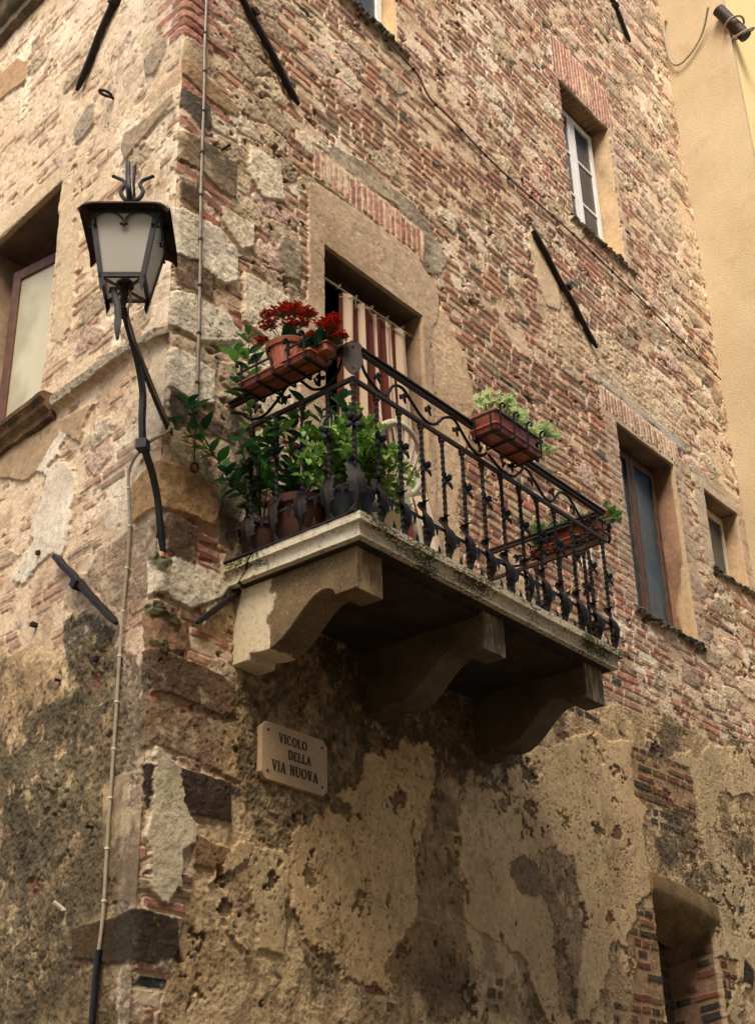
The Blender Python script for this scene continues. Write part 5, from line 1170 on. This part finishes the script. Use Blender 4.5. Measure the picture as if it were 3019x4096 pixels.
# roof, hipped, with turned down eaves
m=MB();ar,az=.223,1.395
rs=[]
for a,z in((.226,1.434),(.226,1.444),(.16,1.475),(.05,1.54),(.016,1.56)):
    r_=[]
    for i in range(4):
        for k in range(20):
            t=k/20;c0,c1=crn[i],crn[(i+1)%4];x=(c0[0]+(c1[0]-c0[0])*t)*a;y=(c0[1]+(c1[1]-c0[1])*t)*a
            ed=abs(2*t-1)**9 if a>.21 else 0;r_.append(LP(x,y,z-.052*ed))
    rs.append(r_)
inner=[[p+(Vector((HC.x,HC.y,p.z))-p)*.03-Vector((0,0,.004)) for p in r_] for r_ in rs[::-1]]
m.rings(rs+inner,True,False);m.build('roof',LAMPR,LAMP)
m=MB()
for a,b in((0,2),(1,3)):
    P1,P2=CP(a,0),CP(b,0);m.bar([P1+Vector((0,0,-.002*(a+1))),P2+Vector((0,0,-.002*(a+1)))],.018,.004)
for i in range(4):
    A,B_=CP(i,-.02),CP((i+1)%4,-.02)
m.build('base_cross',LAMPI,LAMP)
m=MB();m.lathe(LP(0,0,0),[(.012,.93),(.020,.94),(.022,.955),(.012,.97),(.014,1.0),(.020,1.01),(.018,1.03),(.022,1.05),(.020,1.07),(.035,1.085),(.045,1.09),(.045,1.11),(.02,1.12)],14);m.build('lamp_holder',RUST,LAMP,smooth=True)
m=MB();m.lathe(LP(0,0,1.19),[(.001,-.06),(.02,-.055),(.032,-.02),(.034,.01),(.025,.04),(.001,.05)],14);m.build('bulb',PLAS,LAMP,smooth=True)
m=MB();m.tube([LP(0,0,1.53),LP(0,0,1.645)],.012,10);m.lathe(LP(0,0,1.64),[(.012,-.008),(.017,-.003),(.017,.006),(.012,.01)],12)
for s_ in(-1,1):
    m.tube(smooth_path([LP(s_*.008,0,1.635),LP(s_*.040,0,1.655),LP(s_*.057,0,1.70),LP(s_*.040,0,1.742),LP(s_*.050,0,1.772),LP(s_*.080,0,1.79),LP(s_*.10,0,1.80)],6),.0125,8,scale=lambda t:1-.25*t)
    m.lathe(LP(s_*.10,0,1.80),[(.001,-.010),(.010,-.005),(.0125,0),(.009,.006),(.001,.010)],8)
m.tube(smooth_path([LP(-.005,-.01,1.63),LP(-.01,-.05,1.68),LP(-.02,-.03,1.76),LP(-.025,-.03,1.84),LP(-.028,-.02,1.88)],6),.017,8,scale=lambda t:1-.35*t)
m.bar([LP(.006,.03,1.63),LP(.006,.05,1.70),LP(.0,.03,1.78),LP(.0,.03,1.90)],.013,.013,twist=60)
m.build('finial',LAMPI,LAMP,smooth=True)
m=MB();m.bar(smooth_path([BP(-.03,-.10),BP(.04,.02),BP(.105,.178),BP(.20,.29),BP(.317,.363)],6),.038,.024,up=(.422,-.9066,0))
m.bar(smooth_path([BP(.317,.363),BP(.345,.50),BP(.357,.645),BP(.43,.77),BP(.519,.853),BP(.60,.92),BP(.645,.96)],6),.038,.024,up=(.422,-.9066,0));m.build('bracket_arm',LAMPI,LAMP)
m=MB();m.bar([BP(-.05,.62),BP(.15,.69),BP(.40,.80),BP(.56,.875)],.034,.022,up=(.422,-.9066,0));m.build('brace',LAMPI,LAMP)
m=MB();m.box(BP(.317,.363),(.058,.058,.058),.43);m.build('clamp',LAMPI,LAMP,bevel=.006)
m=MB();cp=[(-.012,-.052,.86),(-.020,-.056,.94),(-.036,-.060,1.00),(-.044,-.062,1.035)]
cp+=[(-.046-.002*k,-.062+.016-.016*math.cos(k*.75),1.035+.016*math.sin(k*.75)) for k in range(1,6)]
m.sheet([[LP(x-.017,y,z),LP(x-.008,y-.003,z),LP(x+.008,y-.003,z),LP(x+.017,y,z)] for x,y,z in cp],.004)
cp=[(-.012,-.052,.86,.016),(-.012,-.054,.82,.017),(-.010,-.054,.78,.011),(-.008,-.052,.735,.002)]
m.sheet([[LP(x-w_,y,z),LP(x,y-.005,z),LP(x+w_,y,z)] for x,y,z,w_ in cp],.005)
m.build('leaf_scroll',LAMPI,LAMP)
m=MB();m.tube([BP(.60,.935),BP(.645,.95),BP(.66,1.0)],.016,8);
for k in range(3): m.lathe(LP(0,0,.915+.016*k),[(.018,-.008),(.026,0),(.018,.008)],12)
m.build('neck',RUST,LAMP,smooth=True)
m=MB();m.tube(smooth_path([LP(.02,0,1.08),LP(.035,-.01,1.0),LP(.025,-.01,.94),BP(.56,.86,.014),BP(.40,.78,.016),BP(.15,.675,.016),BP(.03,.64,.016)],6),.006,6);m.build('lamp_wire',CABLE,LAMP,smooth=True)
# ------------------------------------------------------------------ cables and conduits
def RW(s_,z,h_=.012): return Vector((s_,-h_,z))
def LFW(s_,z,h_=.012): return LW(-s_,-h_,z)
def clips(pts,every,r,w_,start,mt_,e_):
    acc=start;L0=0
    for i in range(1,len(pts)):
        seg=(pts[i]-pts[i-1]).length
        while acc<=L0+seg:
            t=(acc-L0)/seg;p=pts[i-1].lerp(pts[i],t);d=(pts[i]-pts[i-1]).normalized();m=MB();m.tube([p-d*w_/2,p+d*w_/2],r,8);n_=Vector((0,1,0));s_=d.cross(n_).normalized();m.box(p+s_*r*1.0+n_*.008,(.012,.022,.012));m.build('clip',mt_,e_);acc+=every
        L0+=seg
e=empty('steel_conduit',(.16,-.02,2.0),'thin steel conduit running down beside the corner, fixed with black clips','conduit')
p=smooth_path([RW(.128,4.6,.04),RW(.133,3.852,.04),RW(.140,3.4,.036),RW(.147,3.083,.04),RW(.16,2.304,.038),RW(.178,1.719,.042),RW(.193,1.108,.04),RW(.194,.80,.04)],10);m=MB();m.tube(p,.0085,8);m.build('pipe',COND,e,smooth=True)
m=MB();m.tube([x+Vector((.013,.004,0)) for x in p],.005,6);m.build('cable',mat('brown_cable',(84,56,40),(104,72,52),20,.6,0,0),e,smooth=True)
clips(p,.32,.0125,.012,.1,BLKC,e)
e=empty('hanging_wire',(.20,-.03,.62),'thin twisted wire hanging below the conduit','wire')
m=MB();m.tube(smooth_path([RW(.197,.80,.03),RW(.203,.70,.04),RW(.200,.60,.036),RW(.204,.49,.035)],5),.0035,5);m.build('wire',BLKC,e,smooth=True)
e=empty('rusty_ring',(.205,-.03,.46),'small rusty red ring in the wall under the hanging wire','ring')
m=MB();m.tube([(.205+.024*math.cos(a),-.035-.008*math.sin(a),.462+.024*math.sin(a)) for a in[i*.45 for i in range(14)]],.0075,6);m.tube([(.2,0.01,.44),(.2,-.035,.445)],.007,6);m.build('ring',mat('red_rust',(96,40,34),(120,56,44),30,.7,0,.3),e,smooth=True)
e=empty('lamp_cable',(-.2,-.1,0),'beige lamp cable clipped down the left face beside the corner','cable')
p=smooth_path([BP(.03,.64,.016),RW(.03,.58,.04)-Vector((.03,0,0)),LFW(-.04,.545,.045),LFW(-.12,.53,.04),LFW(-.198,.50,.035),LFW(-.24,.417,.03),LFW(-.205,.15,.026),LFW(-.204,-.123,.026),LFW(-.214,-.491,.028),LFW(-.214,-.959,.026),LFW(-.210,-1.398,.03),LFW(-.206,-1.811,.03),LFW(-.218,-1.99,.034)],10)
m=MB();m.tube(p,.0088,8);m.build('cable',CABLE,e,smooth=True);clips(p,.235,.0118,.010,.5,PLAS,e)
e=empty('black_conduit',(-.22,-.1,-2.2),'black plastic tube sheathing the bottom of the lamp cable','conduit')
m=MB();m.tube(smooth_path([LFW(-.217,-1.97,.034),LFW(-.226,-2.2,.034),LFW(-.232,-2.7,.034),LFW(-.235,-4.7,.034)],5),.0165,10);m.build('tube',BLKC,e,smooth=True)
e=empty('wall_cable',(4,-.02,4.7),'thin dark cable clipped across the upper brick wall','cable')
p=smooth_path([RW(.9,5.15,.02),RW(1.348,5.08,.03),RW(2.13,4.976,.03),RW(2.40,4.93,.03),RW(2.55,4.80,.03),RW(2.858,4.775,.03),RW(3.594,4.715,.028),RW(4.646,4.74,.03),RW(5.907,4.69,.032),RW(7.50,4.59,.03)],10);m=MB();m.tube(p,.0085,6);m.build('cable',mat('grey_cable',(92,82,70),(120,108,92),20,.6,0,0),e,smooth=True);clips(p,.34,.014,.016,.1,BLKC,e)
# ------------------------------------------------------------------ iron wall anchors
AG='iron tie anchors on the house walls'
def anchor(pf,a,b,c,lab,w0=.048,w1=.022):
    A,B_,Cc=pf(*a),pf(*b),pf(*c);e=empty('wall_anchor',B_,lab,'wall anchor',AG);m=MB()
    n_=(pf(0,0,1)-pf(0,0,0)).normalized()
    pts=[A.lerp(Cc,t/14)+rv(.002)+n_*(.004*math.sin(t*.9)) for t in range(15)]
    m.bar(pts,.030,w0,up=n_,scale=lambda t:(1-.12*abs(t-.4)) if t<.93 else .5);m.build('bar',ANCH,e,bevel=.004)
    m=MB();d=(Cc-A).normalized();m.bar([B_-d*.03+n_*.006,B_+d*.03+n_*.006],.058,.068,up=n_);m.build('collar',ANCH,e,bevel=.008)
random.seed(9)
rw=lambda s_,z,h_=.035:RW(s_,z,h_);lw_=lambda s_,z,h_=.035:LFW(s_,z,h_)
anchor(rw,(.20,4.36),(.553,4.06),(1.006,3.584),'long leaning iron anchor on the brick wall right of the steel conduit')
anchor(rw,(5.9,9.4),(6.25,8.93),(6.50,8.572),'small far iron anchor at the upper right, cut by the top edge')
anchor(rw,(3.947,4.34),(4.435,4.021),(4.847,3.611),'long iron anchor on the brick wall below the high white window')
anchor(lw_,(-.55,4.72),(-.80,4.36),(-1.20,3.838),'long iron anchor on the left face above the lantern')
anchor(lw_,(-.898,.201),(-.638,-.056),(-.252,-.406),'mossy iron anchor on the left face below the lantern bracket')
anchor(rw,(.62,-.07),(.60,-.085),(.265,-.40),'short iron anchor running under the balcony slab end',.034)
# hooks, nails and bits
e=empty('iron_eye',LFW(-.756,3.456),'iron eye hook sticking out of the left face above the lantern','hook')
m=MB();c0=LFW(-.79,3.50,.085);m.tube([LFW(-.755,3.455,-.01),LFW(-.755,3.46,.03)]+[LFW(-.755-.030*math.sin(a),3.462+.012*math.sin(a),.07-.042*math.cos(a)) for a in[.25+i*.48 for i in range(13)]],.0105,7);m.build('eye',ANCH,e,smooth=True)
NG='small nails and pegs left in the walls'
for i,(fn,s_,z,h_,lab) in enumerate(((LFW,-1.119,.31,.015,'square nail end in the pale plaster patch'),(LFW,-1.094,-.133,.02,'square nail end left of the mossy anchor'),(LFW,-.434,-.532,.02,'square nail end beside the lamp cable, below the mossy anchor'),(LFW,-.80,-.537,.02,'nail in the dark lower left face'),(LFW,-.37,-1.392,.04,'long nail left of the lamp cable low on the wall'),(RW,.343,2.746,.07,'thin nail standing out of the corner bricks right of the conduit'))):
    p0=fn(s_,z,-.01);n_=(fn(0,0,1)-fn(0,0,0)).normalized();m=MB();r_=.011 if i<3 else .006;m.bar([p0,p0+n_*(h_+.01)],r_*2,r_*2);m.box(p0+n_*(h_+.012),(r_*2.6,r_*2.6,r_*2));tag(m.build('nail',ANCH,None),lab,'nail',NG)
m=MB();p0=LFW(-.584,-1.734,0);p1=LFW(-.60,-1.70,.05);m.tube([p0,p1],.011,8);m.lathe(p0,[(.001,-.006),(.016,-.004),(.016,.008),(.001,.01)],10);tag(m.build('white_peg',PLAS,None,smooth=True),'pale plastic peg on the dark lower left face','peg')
e=empty('round_vent_cap',(1.757,-.01,-1.02),'small round white cap with a crossed front on the lower plaster','cap')
m=MB();m.lathe((1.757,-.012,-1.02),[(.001,0),(.020,0),(.022,.008),(.018,.012),(.001,.013)],16,Matrix.Rotation(math.pi/2,3,'X'));m.build('cap',PLAS,e,smooth=True)
m=MB()
for a in(.5,1.57,2.6): m.box((1.757,-.0265,-1.02),(.036,.002,.005),0,Matrix.Rotation(a,3,'Y'))
m.build('spokes',BLKC,e)
# ------------------------------------------------------------------ street plaque
PLM=mat('travertine_plaque',(196,166,128),(178,148,110),3,.6,0,.25,60,c3=(150,120,86),s3=30,lo3=.64,hi3=.72)
PQ=empty('street_name_plaque',(.998,-.01,-.928),'pale stone street sign with clipped corners reading VICOLO DELLA VIA NUOVA under the balcony','street sign')
x0,x1,z0,z1,c_=.745,1.250,-1.080,-.776,.035
out=[(x0+c_,z0),(x1-c_,z0),(x1,z0+c_),(x1,z1-c_),(x1-c_,z1),(x0+c_,z1),(x0,z1-c_),(x0,z0+c_)]
m=MB();m.prism(out,lambda u,v,t:Vector((u,t,v)),.0,-.034);m.build('tablet',PLM,PQ,bevel=.003)
LET=mat('dark_engraved_letters',(44,36,30),(58,48,38),30,.7,0,0)
def glyph(ch):
    T,t=.17,.085
    seg=[];S_=lambda a,b,w_:seg.append((a,b,w_))
    sf=lambda x,y,w_=.30:S_((x-w_/2,y),(x+w_/2,y),.05)
    def arc(cx,cy,rx,ry,a0,a1,n=14,thick=lambda a:t+(T-t)*abs(math.cos(a))**1.5):
        for i in range(n):
            a=a0+(a1-a0)*i/n;b=a0+(a1-a0)*(i+1)/n;S_((cx+rx*math.cos(a),cy+ry*math.sin(a)),(cx+rx*math.cos(b),cy+ry*math.sin(b)),thick((a+b)/2))
    w_=.7
    if ch=='V': S_((.10,1),(.40,0),T);S_((.40,0),(.68,1),t);sf(.10,.98);sf(.68,.98);w_=.78
    elif ch=='I': S_((.15,0),(.15,1),T);sf(.15,.02);sf(.15,.98);w_=.30
    elif ch=='C': arc(.45,.5,.36,.47,.75,5.5);w_=.80
    elif ch=='O': arc(.45,.5,.37,.47,0,6.2832,20);w_=.90
    elif ch=='L': S_((.15,0),(.15,1),T);sf(.15,.98);S_((.05,.03),(.60,.03),.07);S_((.58,0),(.60,.22),.06);w_=.62
    elif ch=='D': S_((.15,0),(.15,1),T);S_((.05,.97),(.40,.97),.06);S_((.05,.03),(.40,.03),.06);arc(.38,.5,.36,.47,-1.57,1.57,12);w_=.80
    elif ch=='E': S_((.15,0),(.15,1),T);S_((.05,.97),(.56,.97),.06);S_((.05,.03),(.60,.03),.06);S_((.15,.5),(.45,.5),.06);S_((.56,.97),(.56,.80),.05);S_((.60,.03),(.60,.22),.05);w_=.64
    elif ch=='A': S_((.10,0),(.38,1),t);S_((.38,1),(.70,0),T);S_((.20,.36),(.60,.36),.06);sf(.10,.02,.22);sf(.70,.02,.26);w_=.80
    elif ch=='N': S_((.12,0),(.12,1),t);S_((.12,1),(.66,0),T);S_((.66,0),(.66,1),t);sf(.12,.02,.24);sf(.10,.98,.2);sf(.66,.98,.24);w_=.80
    elif ch=='U': S_((.12,.3),(.12,1),T);arc(.39,.32,.27,.30,3.14,6.28,10,lambda a:t+.03);S_((.66,.3),(.66,1),t);sf(.12,.98,.28);sf(.66,.98,.24);w_=.80
    return seg,w_
cnt=0
for txt,xs_,zs_,hh_ in(('VICOLO',.872,-.868,.048),('DELLA',.944,-.942,.048),('VIA NUOVA',.822,-1.022,.052)):
    m=MB();x=xs_
    for ch in txt:
        if ch==' ': x+=hh_*.5;continue
        seg,w_=glyph(ch);sc=hh_*.86
        for a,b,tw in seg:
            cnt+=1;pa=Vector((x+a[0]*sc,-.0344,zs_+a[1]*hh_));pb=Vector((x+b[0]*sc,-.0344,zs_+b[1]*hh_));d=(pb-pa);L_=d.length;d.normalize();nn=Vector((-d.z,0,d.x))*tw*sc*.55;th=Vector((0,-.0025-.00002*(cnt%40),0));pa-=d*.001;pb+=d*.001
            vs=[pa-nn,pb-nn,pb+nn,pa+nn];m.add(vs+[v+th for v in vs],[(0,1,2,3),(7,6,5,4),(0,4,5,1),(1,5,6,2),(2,6,7,3),(3,7,4,0)])
        x+=w_*sc+hh_*.15
    m.build('lettering',LET,PQ)
for (x,z) in((x0+.045,z1-.045),(x1-.045,z1-.045),(x0+.045,z0+.045),(x1-.045,z0+.045)):
    m=MB();m.lathe((x,-.0345,z),[(.001,.004),(.007,.003),(.008,0)],10,Matrix.Rotation(math.pi/2,3,'X'));m.build('screw',BLKC,PQ,smooth=True)
# ------------------------------------------------------------------ neighbour: pipe stub and cable
e=empty('pipe_stub',(7.55,-.68,9.3),'rusty pipe stub with a coil of cable on the neighbouring house','pipe')
XE=7.547
m=MB();A=Vector((XE+.03,-.80,9.30));d=Vector((-.55,-.35,.45)).normalized();P0_=Vector((7.62,-.95,8.93));P1_=Vector((7.40,-.70,9.47))
rs=[];m.lathe(P0_,[(.075,0),(.075,.50),(.066,.50),(.066,.02)],16,(P1_-P0_).normalized().to_track_quat('Z','Y').to_matrix());m.build('pipe',RUST,e,smooth=True)
ax_=(P1_-P0_).normalized();t1=ax_.orthogonal().normalized();t2=ax_.cross(t1)
m=MB()
for k,(f,r_,tl_) in enumerate(((.1,.13,.5),(.42,.12,-.3))):
    cpt=P0_+ax_*.5*f;m.tube([cpt+t1*r_*math.cos(a)+t2*r_*math.sin(a)+ax_*tl_*r_*math.cos(a+k) for a in[i*2*math.pi/24 for i in range(25)]],.013,7)
m.build('coil',CABLE,e,smooth=True)
e=empty('neighbour_cable',(XE,-.1,9.6),'pale cable sagging from a hole in the neighbouring house to the pipe stub','cable')
m=MB();m.tube(smooth_path([(XE+.03,-.072,9.70),(XE-.05,-.072,9.70),(XE-.06,-.05,9.55),(XE-.05,-.06,9.1),(XE-.05,-.14,8.93),(XE-.05,-.30,8.98),(XE-.06,-.50,9.18),(7.40,-.66,9.42)],8),.014,7);m.build('cable',CABLE,e,smooth=True)
